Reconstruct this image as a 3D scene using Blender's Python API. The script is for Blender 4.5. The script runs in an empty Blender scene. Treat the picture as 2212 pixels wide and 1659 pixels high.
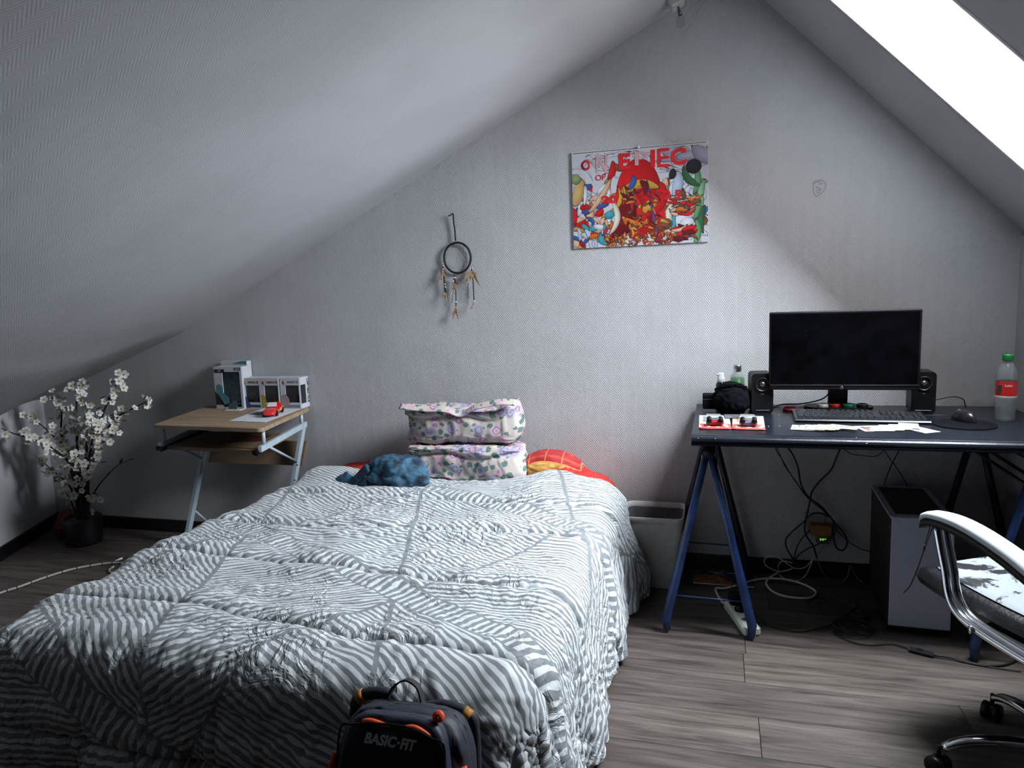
import bpy, math, random
import numpy as np
from mathutils import Vector, Matrix

random.seed(7)
rng = np.random.RandomState(11)
SC = bpy.context.scene
COL = SC.collection
PI = math.pi

# ------------------------------------------------------------------ camera
CAM_F = 1548.75          # focal length in pixels of the 2212 x 1659 frame
CAM_C = Vector((0.0, -3.18, 1.28))
CAM_R = Vector((0.96112127, 0.27359497, -0.03730536))
CAM_U = Vector((-0.00110392, 0.13890852, 0.9903046))
CAM_D = Vector((-0.27612439, 0.95176164, -0.13380996))
cam = bpy.data.cameras.new('camera')
cam.sensor_width = 36.0
cam.lens = CAM_F / 2212 * 36.0
cam.clip_start = 0.05
camo = bpy.data.objects.new('camera', cam)
COL.objects.link(camo)
m = Matrix.Identity(4)
for i in range(3):
    m[i][0] = CAM_R[i]; m[i][1] = CAM_U[i]; m[i][2] = -CAM_D[i]; m[i][3] = CAM_C[i]
camo.matrix_world = m
SC.camera = camo

# ------------------------------------------------------------------ sky (overcast), exposure
W = bpy.data.worlds.new('overcast_sky'); SC.world = W; W.use_nodes = True
nt = W.node_tree; nt.nodes.clear()
wo = nt.nodes.new('ShaderNodeOutputWorld'); bg = nt.nodes.new('ShaderNodeBackground')
geo = nt.nodes.new('ShaderNodeTexCoord'); sep = nt.nodes.new('ShaderNodeSeparateXYZ')
rp = nt.nodes.new('ShaderNodeValToRGB')
nt.links.new(geo.outputs['Generated'], sep.inputs[0])
mr = nt.nodes.new('ShaderNodeMapRange'); mr.inputs[1].default_value = -1; mr.inputs[2].default_value = 1
nt.links.new(sep.outputs[2], mr.inputs[0]); nt.links.new(mr.outputs[0], rp.inputs[0])
cr = rp.color_ramp
cr.elements[0].position = 0.0; cr.elements[0].color = (.16, .16, .15, 1)
cr.elements[1].position = 1.0; cr.elements[1].color = (1.0, 1.03, 1.09, 1)
e = cr.elements.new(0.485); e.color = (.20, .20, .20, 1)
e = cr.elements.new(0.52); e.color = (.70, .72, .76, 1)
nt.links.new(rp.outputs[0], bg.inputs[0]); bg.inputs[1].default_value = 122.0
nt.links.new(bg.outputs[0], wo.inputs[0])

SC.view_settings.view_transform = 'Standard'
SC.view_settings.look = 'None'
SC.view_settings.exposure = 0.0
SC.view_settings.gamma = 1.0
SC.view_settings.use_curve_mapping = False
try:
    SC.cycles.max_bounces = 5; SC.cycles.adaptive_threshold = 0.03; SC.cycles.diffuse_bounces = 2; SC.cycles.transparent_max_bounces = 16
    SC.cycles.sample_clamp_indirect = 6.0
except Exception:
    pass

# right roof slope: z = 2.543 - 1.016 x ; roof window in it
SL = 1.016
def slope_z(x): return 2.543 - SL * x
WX0, WX1, WY0, WY1 = 0.34, 1.02, -0.46, -1.00
# portal: tells the renderer where the sky comes in (gives no light of its own)
pl = bpy.data.lights.new('roof_window_portal', 'AREA'); pl.shape = 'RECTANGLE'
plo = bpy.data.objects.new('roof_window_portal', pl); COL.objects.link(plo)
_n = Vector((-SL, 0, -1)).normalized(); _t = Vector((1, 0, -SL)).normalized(); _b = Vector((0, 1, 0))
pl.size = (WX1 - WX0) * math.hypot(1, SL); pl.size_y = WY0 - WY1
cx_, cy_ = (WX0 + WX1) / 2, (WY0 + WY1) / 2
cpos = Vector((cx_, cy_, slope_z(cx_))) - _n * 0.26
mm = Matrix.Identity(4)
_z = -_n; _y = _z.cross(_t)
for i in range(3):
    mm[i][0] = _t[i]; mm[i][1] = _y[i]; mm[i][2] = _z[i]; mm[i][3] = cpos[i]
plo.matrix_world = mm
pl.cycles.is_portal = True

# ------------------------------------------------------------------ helpers
def ray(px, py):
    return CAM_R * ((px - 1106) / CAM_F) - CAM_U * ((py - 829.5) / CAM_F) + CAM_D
def onY(px, py, Y):
    d = ray(px, py); t = (Y - CAM_C.y) / d.y; return CAM_C + d * t
def onZ(px, py, Z):
    d = ray(px, py); t = (Z - CAM_C.z) / d.z; return CAM_C + d * t

WM = {}   # world matrices of roots and parts (all parts sit at their root's origin)
def thing(name, label, cat, loc=(0, 0, 0), rz=0.0, group=None, rot=None):
    o = bpy.data.objects.new(name, None); COL.objects.link(o)
    o.empty_display_size = 0.05
    o.location = loc; o.rotation_euler = rot if rot else (0, 0, rz)
    M = Matrix.Translation(loc) @ o.rotation_euler.to_matrix().to_4x4()
    WM[o] = M
    o['label'] = label; o['category'] = cat
    if group: o['group'] = group
    return o
def tag(o, label, cat, group=None, kind=None):
    if label: o['label'] = label
    if cat: o['category'] = cat
    if group: o['group'] = group
    if kind: o['kind'] = kind
    return o
def structure(o, label=None):
    o['kind'] = 'structure'
    if label: o['label'] = label
    return o
def rotm(rx=0, ry=0, rz=0):
    from mathutils import Euler
    return Euler((rx, ry, rz)).to_matrix()

def smooth_path(pts, n=6):
    P = [Vector(p) for p in pts]
    if len(P) < 3: return P
    out = []
    for i in range(len(P) - 1):
        p0 = P[i - 1] if i > 0 else P[i] * 2 - P[i + 1]
        p1, p2 = P[i], P[i + 1]
        p3 = P[i + 2] if i + 2 < len(P) else P[i + 1] * 2 - P[i]
        for k in range(n):
            t = k / n
            out.append(0.5 * ((2 * p1) + (-p0 + p2) * t + (2 * p0 - 5 * p1 + 4 * p2 - p3) * t * t + (-p0 + 3 * p1 - 3 * p2 + p3) * t ** 3))
    out.append(P[-1])
    return out

class MB:
    def __init__(s): s.v = []; s.f = []; s.sm = []; s.mi = []; s.cur = 0
    def add(s, vs, fs, smooth=False):
        b = len(s.v); s.v += [Vector(v) for v in vs]
        for f in fs: s.f.append([b + i for i in f]); s.sm.append(smooth); s.mi.append(s.cur)
        return s
    def box(s, c, d, rot=None, bev=0.0):
        c = Vector(c); hx, hy, hz = d[0] / 2, d[1] / 2, d[2] / 2
        if bev > 0:
            b = min(bev, hx * .9, hy * .9, hz * .9)
            vs = []; 
            for sx in (-1, 1):
                for sy in (-1, 1):
                    for sz in (-1, 1):
                        vs.append((sx * hx, sy * (hy - b), sz * (hz - b)))
                        vs.append((sx * (hx - b), sy * hy, sz * (hz - b)))
                        vs.append((sx * (hx - b), sy * (hy - b), sz * hz))
            def I(sx, sy, sz, k): return (((sx > 0) * 2 + (sy > 0)) * 2 + (sz > 0)) * 3 + k
            fs = []
            for sg in (-1, 1):
                q = [I(sg, -1, -1, 0), I(sg, 1, -1, 0), I(sg, 1, 1, 0), I(sg, -1, 1, 0)]; fs.append(q if sg > 0 else q[::-1])
                q = [I(-1, sg, -1, 1), I(1, sg, -1, 1), I(1, sg, 1, 1), I(-1, sg, 1, 1)]; fs.append(q[::-1] if sg > 0 else q)
                q = [I(-1, -1, sg, 2), I(1, -1, sg, 2), I(1, 1, sg, 2), I(-1, 1, sg, 2)]; fs.append(q if sg > 0 else q[::-1])
            for a in (-1, 1):
                for b2 in (-1, 1):
                    fs.append([I(a, b2, -1, 0), I(a, b2, -1, 1), I(a, b2, 1, 1), I(a, b2, 1, 0)])
                    fs.append([I(a, -1, b2, 0), I(a, -1, b2, 2), I(a, 1, b2, 2), I(a, 1, b2, 0)])
                    fs.append([I(-1, a, b2, 1), I(-1, a, b2, 2), I(1, a, b2, 2), I(1, a, b2, 1)])
            for a in (-1, 1):
                for b2 in (-1, 1):
                    for c2 in (-1, 1): fs.append([I(a, b2, c2, 0), I(a, b2, c2, 1), I(a, b2, c2, 2)])
        else:
            vs = [(sx * hx, sy * hy, sz * hz) for sx in (-1, 1) for sy in (-1, 1) for sz in (-1, 1)]
            fs = [(0, 1, 3, 2), (4, 6, 7, 5), (0, 4, 5, 1), (2, 3, 7, 6), (0, 2, 6, 4), (1, 5, 7, 3)]
        if rot is not None: vs = [rot @ Vector(v) for v in vs]
        s.add([Vector(v) + c for v in vs], fs); return s
    def tube(s, pts, r, seg=8, cap=True, flat=1.0):
        P = [Vector(p) for p in pts]; n = len(P)
        rr = r if isinstance(r, (list, tuple)) else [r] * n
        T = []
        for i in range(n):
            a = P[max(i - 1, 0)]; b = P[min(i + 1, n - 1)]; t = (b - a)
            T.append(t.normalized() if t.length > 1e-9 else Vector((0, 0, 1)))
        up = Vector((0, 0, 1)) if abs(T[0].z) < .9 else Vector((1, 0, 0))
        N = (up - T[0] * up.dot(T[0])).normalized()
        vs = []; 
        for i in range(n):
            N = (N - T[i] * N.dot(T[i]))
            N = N.normalized() if N.length > 1e-6 else Vector((1, 0, 0))
            B = T[i].cross(N)
            for k in range(seg):
                a = 2 * PI * k / seg
                vs.append(P[i] + (N * math.cos(a) * flat + B * math.sin(a)) * rr[i])
        fs = []
        for i in range(n - 1):
            for k in range(seg):
                k2 = (k + 1) % seg
                fs.append((i * seg + k, i * seg + k2, (i + 1) * seg + k2, (i + 1) * seg + k))
        s.add(vs, fs, True)
        if cap:
            b = len(s.v) - n * seg
            s.f.append([b + k for k in range(seg)][::-1]); s.sm.append(False); s.mi.append(s.cur)
            s.f.append([b + (n - 1) * seg + k for k in range(seg)]); s.sm.append(False); s.mi.append(s.cur)
        return s
    def lathe(s, prof, c=(0, 0, 0), seg=20, axis='z', rot=None):
        c = Vector(c); vs = []; fs = []
        for (r, z) in prof:
            for k in range(seg):
                a = 2 * PI * k / seg
                v = Vector((r * math.cos(a), r * math.sin(a), z))
                if axis == 'y': v = Vector((v.x, v.z, v.y))
                if axis == 'x': v = Vector((v.z, v.x, v.y))
                if rot is not None: v = rot @ v
                vs.append(v + c)
        for i in range(len(prof) - 1):
            for k in range(seg):
                k2 = (k + 1) % seg
                fs.append((i * seg + k, i * seg + k2, (i + 1) * seg + k2, (i + 1) * seg + k))
        s.add(vs, fs, True); return s
    def prism(s, poly, z0, z1, M=None):
        n = len(poly); vs = [Vector((x, y, z0)) for x, y in poly] + [Vector((x, y, z1)) for x, y in poly]
        fs = [tuple(range(n))[::-1], tuple(range(n, 2 * n))] + [(i, (i + 1) % n, n + (i + 1) % n, n + i) for i in range(n)]
        if M is not None: vs = [M @ v for v in vs]
        s.add(vs, fs); return s
    def build(s, name, mat, parent=None, world=False, fixn=True):
        vs = s.v
        if world and parent is not None:
            inv = WM[parent].inverted(); vs = [inv @ v for v in vs]
        me = bpy.data.meshes.new(name)
        me.from_pydata([tuple(v) for v in vs], [], s.f)
        me.polygons.foreach_set('use_smooth', s.sm)
        mats = mat if isinstance(mat, (list, tuple)) else [mat]
        for mt in mats: me.materials.append(mt)
        if len(mats) > 1: me.polygons.foreach_set('material_index', s.mi)
        if fixn:
            import bmesh
            bm = bmesh.new(); bm.from_mesh(me); bmesh.ops.recalc_face_normals(bm, faces=bm.faces); bm.to_mesh(me); bm.free()
        me.update()
        o = bpy.data.objects.new(name, me); COL.objects.link(o)
        if parent is not None:
            o.parent = parent; WM[o] = WM[parent]
        else: WM[o] = Matrix.Identity(4)
        return o
    def single(s, name, mat, label, cat, origin, group=None):
        """a thing that is one mesh, origin at its base; vertices given in world coordinates"""
        og = Vector(origin); s.v = [v - og for v in s.v]
        o = s.build(name, mat); o.location = og; WM[o] = Matrix.Translation(og)
        return tag(o, label, cat, group)

def copy_tree(o, parent=None):
    c = o.copy(); COL.objects.link(c); c.parent = parent
    for ch in list(o.children): copy_tree(ch, c)
    return c

def text(body, name, size, mat, parent, loc, rot=(PI / 2, 0, 0), shear=0.0, offset=0.0, extrude=0.0003, sx=1.0, align='CENTER'):
    cu = bpy.data.curves.new(name, 'FONT'); cu.body = body; cu.size = size; cu.shear = shear
    cu.offset = offset; cu.extrude = extrude; cu.align_x = align; cu.align_y = 'CENTER'; cu.resolution_u = 3
    cu.materials.append(mat)
    tmp = bpy.data.objects.new(name, cu); me = bpy.data.meshes.new_from_object(tmp); bpy.data.objects.remove(tmp); me.name = name
    o = bpy.data.objects.new(name, me); COL.objects.link(o)
    o.parent = parent; o.location = loc; o.rotation_euler = rot; o.scale = (sx, 1, 1); WM[o] = WM.get(parent)
    return o

def text_fit(body, name, w, h, mt, parent, loc, rot=(PI / 2, 0, 0), shear=0.0, bold=0.0):
    """lettering scaled to width w and height h, centred on loc"""
    o = text(body, name, 1.0, mt, parent, loc, rot, shear=shear, offset=bold, extrude=.0)
    me = o.data; n = len(me.vertices); co = np.zeros(n * 3); me.vertices.foreach_get('co', co); co = co.reshape(-1, 3)
    lo, hi = co.min(0), co.max(0)
    co[:, 0] = (co[:, 0] - (lo[0] + hi[0]) / 2) * w / (hi[0] - lo[0]); co[:, 1] = (co[:, 1] - (lo[1] + hi[1]) / 2) * h / (hi[1] - lo[1])
    me.vertices.foreach_set('co', co.ravel()); me.update(); return o

# ------------------------------------------------------------------ materials
def N(nt, t, **kw):
    n = nt.nodes.new(t)
    for k, v in kw.items(): setattr(n, k, v)
    return n
def mat(name, col, rough=.6, metal=0.0, col2=None, scale=20.0, bump=0.0, bscale=None, stretch=None, spec=.5, coat=0.0, detail=4.0, emit=None):
    mt = bpy.data.materials.new(name); mt.use_nodes = True; nt = mt.node_tree
    b = nt.nodes['Principled BSDF']
    b.inputs['Roughness'].default_value = rough; b.inputs['Metallic'].default_value = metal
    b.inputs['Specular IOR Level'].default_value = spec; b.inputs['Coat Weight'].default_value = coat
    if col2 is None: col2 = tuple(c * .82 for c in col)
    tc = N(nt, 'ShaderNodeTexCoord'); mp = N(nt, 'ShaderNodeMapping')
    if stretch: mp.inputs['Scale'].default_value = stretch
    nt.links.new(tc.outputs['Object'], mp.inputs[0])
    no = N(nt, 'ShaderNodeTexNoise'); no.inputs['Scale'].default_value = scale; no.inputs['Detail'].default_value = detail
    nt.links.new(mp.outputs[0], no.inputs['Vector'])
    rmp = N(nt, 'ShaderNodeValToRGB'); rmp.color_ramp.elements[0].position = .35; rmp.color_ramp.elements[1].position = .65
    rmp.color_ramp.elements[0].color = (*col2, 1); rmp.color_ramp.elements[1].color = (*col, 1)
    nt.links.new(no.outputs['Fac'], rmp.inputs[0]); nt.links.new(rmp.outputs[0], b.inputs['Base Color'])
    if bump:
        n2 = N(nt, 'ShaderNodeTexNoise'); n2.inputs['Scale'].default_value = bscale or scale * 4
        nt.links.new(mp.outputs[0], n2.inputs['Vector'])
        bp = N(nt, 'ShaderNodeBump'); bp.inputs['Strength'].default_value = bump; bp.inputs['Distance'].default_value = .01
        nt.links.new(n2.outputs['Fac'], bp.inputs['Height']); nt.links.new(bp.outputs[0], b.inputs['Normal'])
    if emit:
        b.inputs['Emission Color'].default_value = (*emit[0], 1); b.inputs['Emission Strength'].default_value = emit[1]
    return mt
def mathn(nt, op, a, b=None, c=None):
    n = N(nt, 'ShaderNodeMath', operation=op)
    for i, x in enumerate((a, b, c)):
        if x is None: continue
        if isinstance(x, (int, float)): n.inputs[i].default_value = x
        else: nt.links.new(x, n.inputs[i])
    return n.outputs[0]

def facing_factor(nt, f0=.04, mx=.7, p=4.0):
    # same reflectance from both sides of a thin sheet (Schlick)
    lw = N(nt, 'ShaderNodeLayerWeight'); lw.inputs[0].default_value = .5
    return mathn(nt, 'ADD', mathn(nt, 'MULTIPLY', mathn(nt, 'POWER', lw.outputs['Facing'], p), mx), f0)
def wallpaper_mat(name, col, horiz='X', period=.055, pitch=.0125, amp=.5):
    """painted glass-fibre wallpaper woven in a herringbone; horiz = axis along the wall"""
    mt = bpy.data.materials.new(name); mt.use_nodes = True; nt = mt.node_tree; b = nt.nodes['Principled BSDF']
    b.inputs['Roughness'].default_value = .62; b.inputs['Specular IOR Level'].default_value = .3
    tc = N(nt, 'ShaderNodeTexCoord'); sp = N(nt, 'ShaderNodeSeparateXYZ'); nt.links.new(tc.outputs['Object'], sp.inputs[0])
    u = sp.outputs[horiz]; v = sp.outputs['Z'] if horiz == 'X' else sp.outputs['X']
    tri = mathn(nt, 'PINGPONG', u, period / 2)
    ph = mathn(nt, 'ADD', v, mathn(nt, 'MULTIPLY', tri, 1.5))
    s = mathn(nt, 'SINE', mathn(nt, 'MULTIPLY', ph, 2 * PI / pitch))
    no = N(nt, 'ShaderNodeTexNoise'); no.inputs['Scale'].default_value = 160; nt.links.new(tc.outputs['Object'], no.inputs['Vector'])
    n3 = N(nt, 'ShaderNodeTexNoise'); n3.inputs['Scale'].default_value = 3.5; n3.inputs['Detail'].default_value = 3; nt.links.new(tc.outputs['Object'], n3.inputs['Vector'])
    h = mathn(nt, 'ADD', mathn(nt, 'MULTIPLY', s, .6), mathn(nt, 'MULTIPLY', no.outputs['Fac'], .9))
    h = mathn(nt, 'ADD', h, mathn(nt, 'MULTIPLY', n3.outputs['Fac'], 9.0))
    bp = N(nt, 'ShaderNodeBump'); bp.inputs['Strength'].default_value = amp; bp.inputs['Distance'].default_value = .0012
    nt.links.new(h, bp.inputs['Height']); nt.links.new(bp.outputs[0], b.inputs['Normal'])
    rmp = N(nt, 'ShaderNodeValToRGB'); rmp.color_ramp.elements[0].color = (*[c * .93 for c in col], 1); rmp.color_ramp.elements[1].color = (*col, 1)
    rmp.color_ramp.elements[0].position = .35; rmp.color_ramp.elements[1].position = .6
    nt.links.new(n3.outputs['Fac'], rmp.inputs[0]); nt.links.new(rmp.outputs[0], b.inputs['Base Color'])
    return mt

WALLC = (.50, .50, .52)
M_wall = wallpaper_mat('painted_herringbone_wallpaper', WALLC)
M_ceil = wallpaper_mat('painted_ceiling_wallpaper', (.47, .47, .495), horiz='Y', amp=.2)
M_base = mat('black_painted_wood', (.006, .006, .009), .45, col2=(.003, .003, .005))
M_dark = mat('dark_room_paint', (.05, .045, .045), .8)
M_black = mat('black_plastic', (.0035, .0035, .005), .42, col2=(.0025, .0025, .0035), spec=.22)
M_blackm = mat('matt_black_fabric', (.003, .003, .0045), .95, spec=.05, col2=(.004, .004, .006), bump=.2, bscale=300)
M_rubber = mat('black_rubber_cable', (.008, .008, .009), .5)
M_whitecable = mat('off_white_cable', (.72, .73, .68), .5)
M_white = mat('white_plastic', (.68, .69, .70), .4)
M_chrome = mat('chrome', (.75, .77, .80), .12, 1.0, col2=(.68, .70, .74))
M_silver = mat('brushed_silver', (.6, .62, .65), .3, 1.0)

def plank_mat():
    mt = bpy.data.materials.new('grey_brown_laminate'); mt.use_nodes = True; nt = mt.node_tree; b = nt.nodes['Principled BSDF']
    b.inputs['Roughness'].default_value = .5; b.inputs['Specular IOR Level'].default_value = .35
    tc = N(nt, 'ShaderNodeTexCoord'); oi = N(nt, 'ShaderNodeObjectInfo')
    add = N(nt, 'ShaderNodeVectorMath', operation='ADD'); nt.links.new(tc.outputs['Object'], add.inputs[0])
    cmb = N(nt, 'ShaderNodeCombineXYZ'); nt.links.new(mathn(nt, 'MULTIPLY', oi.outputs['Random'], 37.0), cmb.inputs[0]); nt.links.new(mathn(nt, 'MULTIPLY', oi.outputs['Random'], 91.0), cmb.inputs[1])
    nt.links.new(cmb.outputs[0], add.inputs[1])
    mp = N(nt, 'ShaderNodeMapping'); mp.inputs['Scale'].default_value = (1.1, 13, 1); nt.links.new(add.outputs[0], mp.inputs[0])
    n1 = N(nt, 'ShaderNodeTexNoise'); n1.inputs['Scale'].default_value = 2.2; n1.inputs['Detail'].default_value = 9; n1.inputs['Roughness'].default_value = .62; n1.inputs['Distortion'].default_value = .6
    nt.links.new(mp.outputs[0], n1.inputs['Vector'])
    mp2 = N(nt, 'ShaderNodeMapping'); mp2.inputs['Scale'].default_value = (5, 90, 1); nt.links.new(add.outputs[0], mp2.inputs[0])
    n2 = N(nt, 'ShaderNodeTexNoise'); n2.inputs['Scale'].default_value = 2; n2.inputs['Detail'].default_value = 6; nt.links.new(mp2.outputs[0], n2.inputs['Vector'])
    f = mathn(nt, 'ADD', mathn(nt, 'MULTIPLY', n1.outputs['Fac'], .75), mathn(nt, 'MULTIPLY', n2.outputs['Fac'], .25))
    r = N(nt, 'ShaderNodeValToRGB'); cr = r.color_ramp
    cr.elements[0].position = .34; cr.elements[0].color = (.026, .019, .016, 1)
    cr.elements[1].position = .68; cr.elements[1].color = (.15, .125, .112, 1)
    e = cr.elements.new(.46); e.color = (.070, .056, .049, 1)
    e = cr.elements.new(.55); e.color = (.10, .082, .073, 1)
    nt.links.new(f, r.inputs[0])
    hs = N(nt, 'ShaderNodeHueSaturation'); nt.links.new(r.outputs[0], hs.inputs['Color'])
    nt.links.new(mathn(nt, 'ADD', mathn(nt, 'MULTIPLY', oi.outputs['Random'], .35), .80), hs.inputs['Value'])
    nt.links.new(hs.outputs[0], b.inputs['Base Color'])
    bp = N(nt, 'ShaderNodeBump'); bp.inputs['Strength'].default_value = .12; bp.inputs['Distance'].default_value = .003
    nt.links.new(n2.outputs['Fac'], bp.inputs['Height']); nt.links.new(bp.outputs[0], b.inputs['Normal'])
    return mt
M_plank = plank_mat()

def attr_mat(name, rough=.5, attr='print', spec=.4):
    mt = bpy.data.materials.new(name); mt.use_nodes = True; nt = mt.node_tree; b = nt.nodes['Principled BSDF']
    b.inputs['Roughness'].default_value = rough; b.inputs['Specular IOR Level'].default_value = spec
    a = N(nt, 'ShaderNodeAttribute', attribute_name=attr); nt.links.new(a.outputs['Color'], b.inputs['Base Color'])
    return mt
M_print = attr_mat('printed_paper', .38)
M_printmatt = attr_mat('printed_card', .6)

def printed(name, w, h, nx, ny, func, parent, M, mt=None, thick=0.0004):
    """thin printed sheet; func(u, v) arrays -> (n, 3) face colours; M places the XZ-plane sheet (x right, y up)"""
    xs = np.linspace(-w / 2, w / 2, nx + 1); ys = np.linspace(-h / 2, h / 2, ny + 1)
    X, Y = np.meshgrid(xs, ys)
    V = [tuple(M @ Vector((x, y, 0))) for x, y in zip(X.ravel(), Y.ravel())]
    idx = np.arange((nx + 1) * (ny + 1)).reshape(ny + 1, nx + 1)
    F = np.stack([idx[:-1, :-1], idx[:-1, 1:], idx[1:, 1:], idx[1:, :-1]], -1).reshape(-1, 4)
    uu = (np.arange(nx) + .5) / nx; vv = (np.arange(ny) + .5) / ny
    U, Vv = np.meshgrid(uu, vv); cols = func(U.ravel(), Vv.ravel())
    nf = len(F)
    # back and rim so that the sheet has thickness
    c4 = [(-w / 2, -h / 2), (w / 2, -h / 2), (w / 2, h / 2), (-w / 2, h / 2)]
    b0 = len(V); V += [tuple(M @ Vector((x, y, 0))) for x, y in c4] + [tuple(M @ Vector((x, y, -thick))) for x, y in c4]
    F = F.tolist() + [[b0 + 7, b0 + 6, b0 + 5, b0 + 4]] + [[b0 + 4 + i, b0 + 4 + (i + 1) % 4, b0 + (i + 1) % 4, b0 + i] for i in range(4)]
    me = bpy.data.meshes.new(name); me.from_pydata(V, [], F)
    at = me.color_attributes.new('print', 'FLOAT_COLOR', 'CORNER')
    full = np.ones((len(F), 4, 4)); full[:nf, :, :3] = cols[:, None, :]; full[nf:, :, :3] = (.6, .6, .58)
    at.data.foreach_set('color', full.reshape(-1))
    me.materials.append(mt or M_print); me.update()
    o = bpy.data.objects.new(name, me); COL.objects.link(o)
    if parent is not None: o.parent = parent; WM[o] = WM[parent]
    return o

def cellart(U, V, seeds, cols, asp=1.0, line=.004, warp=.0):
    """flat colour patches with dark outlines, like a crowded comic print without any figures"""
    if warp:
        U = U + warp * np.sin(V * 37 + U * 11) + warp * .5 * np.sin(V * 83); V = V + warp * np.sin(U * 41 + V * 7)
    d = (U[:, None] - seeds[None, :, 0]) ** 2 * asp * asp + (V[:, None] - seeds[None, :, 1]) ** 2
    i = np.argpartition(d, 1, axis=1)[:, :2]; r = np.arange(len(U))
    a, b = d[r, i[:, 0]], d[r, i[:, 1]]
    first = np.where(a < b, i[:, 0], i[:, 1]); lo = np.sqrt(np.minimum(a, b)); hi = np.sqrt(np.maximum(a, b))
    c = cols[first].copy()
    shade = np.clip(1.1 - lo * 5, .6, 1.1); c *= shade[:, None]
    c[(hi - lo) < line] = (.03, .02, .03)
    return c

# value noise (numpy)
def vnoise(x, y, seed=0):
    r = np.random.RandomState(seed); T = r.rand(256, 256)
    xi = np.floor(x).astype(int); yi = np.floor(y).astype(int); fx = x - xi; fy = y - yi
    fx = fx * fx * fx * (fx * (fx * 6 - 15) + 10); fy = fy * fy * fy * (fy * (fy * 6 - 15) + 10)
    g = lambda a, b: T[a & 255, b & 255]
    return (g(xi, yi) * (1 - fx) + g(xi + 1, yi) * fx) * (1 - fy) + (g(xi, yi + 1) * (1 - fx) + g(xi + 1, yi + 1) * fx) * fy
def ss(a, b, x):
    t = np.clip((x - a) / (b - a), 0, 1); return t * t * (3 - 2 * t)

def gridmesh(name, P, mat, parent=None, uv=None, world_parent=False, thick=None, smooth=True):
    ny, nx = P.shape[:2]
    idx = np.arange(nx * ny).reshape(ny, nx)
    F = np.stack([idx[:-1, :-1], idx[:-1, 1:], idx[1:, 1:], idx[1:, :-1]], -1).reshape(-1, 4)
    V = P.reshape(-1, 3)
    me = bpy.data.meshes.new(name); me.vertices.add(len(V)); me.vertices.foreach_set('co', V.astype(np.float32).ravel())
    me.loops.add(F.size); me.loops.foreach_set('vertex_index', F.ravel().astype(np.int32))
    me.polygons.add(len(F)); me.polygons.foreach_set('loop_start', np.arange(0, F.size, 4, dtype=np.int32))
    me.polygons.foreach_set('loop_total', np.full(len(F), 4, dtype=np.int32))
    me.update(calc_edges=True); me.validate()
    me.polygons.foreach_set('use_smooth', [smooth] * len(me.polygons))
    if uv is not None:
        l = me.uv_layers.new(name='cloth'); l.data.foreach_set('uv', uv.reshape(-1, 2)[F.ravel()].astype(np.float32).ravel())
    me.materials.append(mat)
    o = bpy.data.objects.new(name, me); COL.objects.link(o)
    if parent is not None: o.parent = parent; WM[o] = WM[parent]
    if thick:
        md = o.modifiers.new('thickness', 'SOLIDIFY'); md.thickness = thick; md.offset = -1
    return o

# ================================================================== THE ROOM
YB = -4.7      # wall behind the camera
LW = [(-3.74, 0.0), (-3.33, -0.96), (-3.33, YB)]
# floor slab and planks
fl = MB(); fl.box((-1.1, (YB + .1) / 2, -.03), (6.2, -YB + .3, .04)); floor = structure(fl.build('floor', mat('floor_underlay', (.01, .009, .008), .9)))
PW, PLN = .187, 1.285
pm = MB(); pm.box((0, 0, 0), (PLN - .0016, PW - .0012, .010), bev=.0008); plank0 = None
row = 0; yt = 0.0
y_top = -.738 + 4 * PW
phase = {4: .084, 6: .115}
r = 0
while y_top - r * PW > YB:
    yc = y_top - (r + .5) * PW
    ph = phase.get(r, None)
    if ph is None: ph = random.uniform(0, PLN)
    x = ph - PLN * 4
    while x < 1.55:
        x1 = x + PLN
        if x1 > -4.0:
            if plank0 is None:
                plank0 = pm.build('plank', M_plank, floor); p = plank0
            else:
                p = plank0.copy(); COL.objects.link(p); p.parent = floor
            p.location = ((x + x1) / 2, yc, -.005)
        x = x1
    r += 1

# walls
def wall_quad(name, pts, mt, label, thick=.06, n=None):
    mb = MB(); P = [Vector(p) for p in pts]
    nn = (P[1] - P[0]).cross(P[2] - P[0]).normalized() if n is None else Vector(n)
    vs = P + [p + nn * thick for p in P]; k = len(P)
    fs = [tuple(range(k)), tuple(range(k, 2 * k))[::-1]] + [(i, (i + 1) % k, k + (i + 1) % k, k + i) for i in range(k)]
    mb.add(vs, fs); return structure(mb.build(name, mt), label)
wall_quad('wall_back', [(-4.3, 0, -.02), (1.2, 0, -.02), (1.2, 0, 1.40), (.05, 0, 2.62), (-.05, 0, 2.62), (-4.3, 0, .75)], M_wall, 'gable wall in painted herringbone wallpaper', n=(0, 1, 0))
M_wr = wallpaper_mat('painted_wallpaper_right', WALLC, horiz='Y')
mb = MB(); mb.box((1.13, -.335, .69), (.06, .77, 1.42)); mb.box((1.285, -.75, .69), (.37, .06, 1.42)); mb.box((1.48, (YB - .72) / 2, .50), (.06, -YB - .72, 1.04))
structure(mb.build('wall_right', M_wr), 'low side wall on the right')
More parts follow.
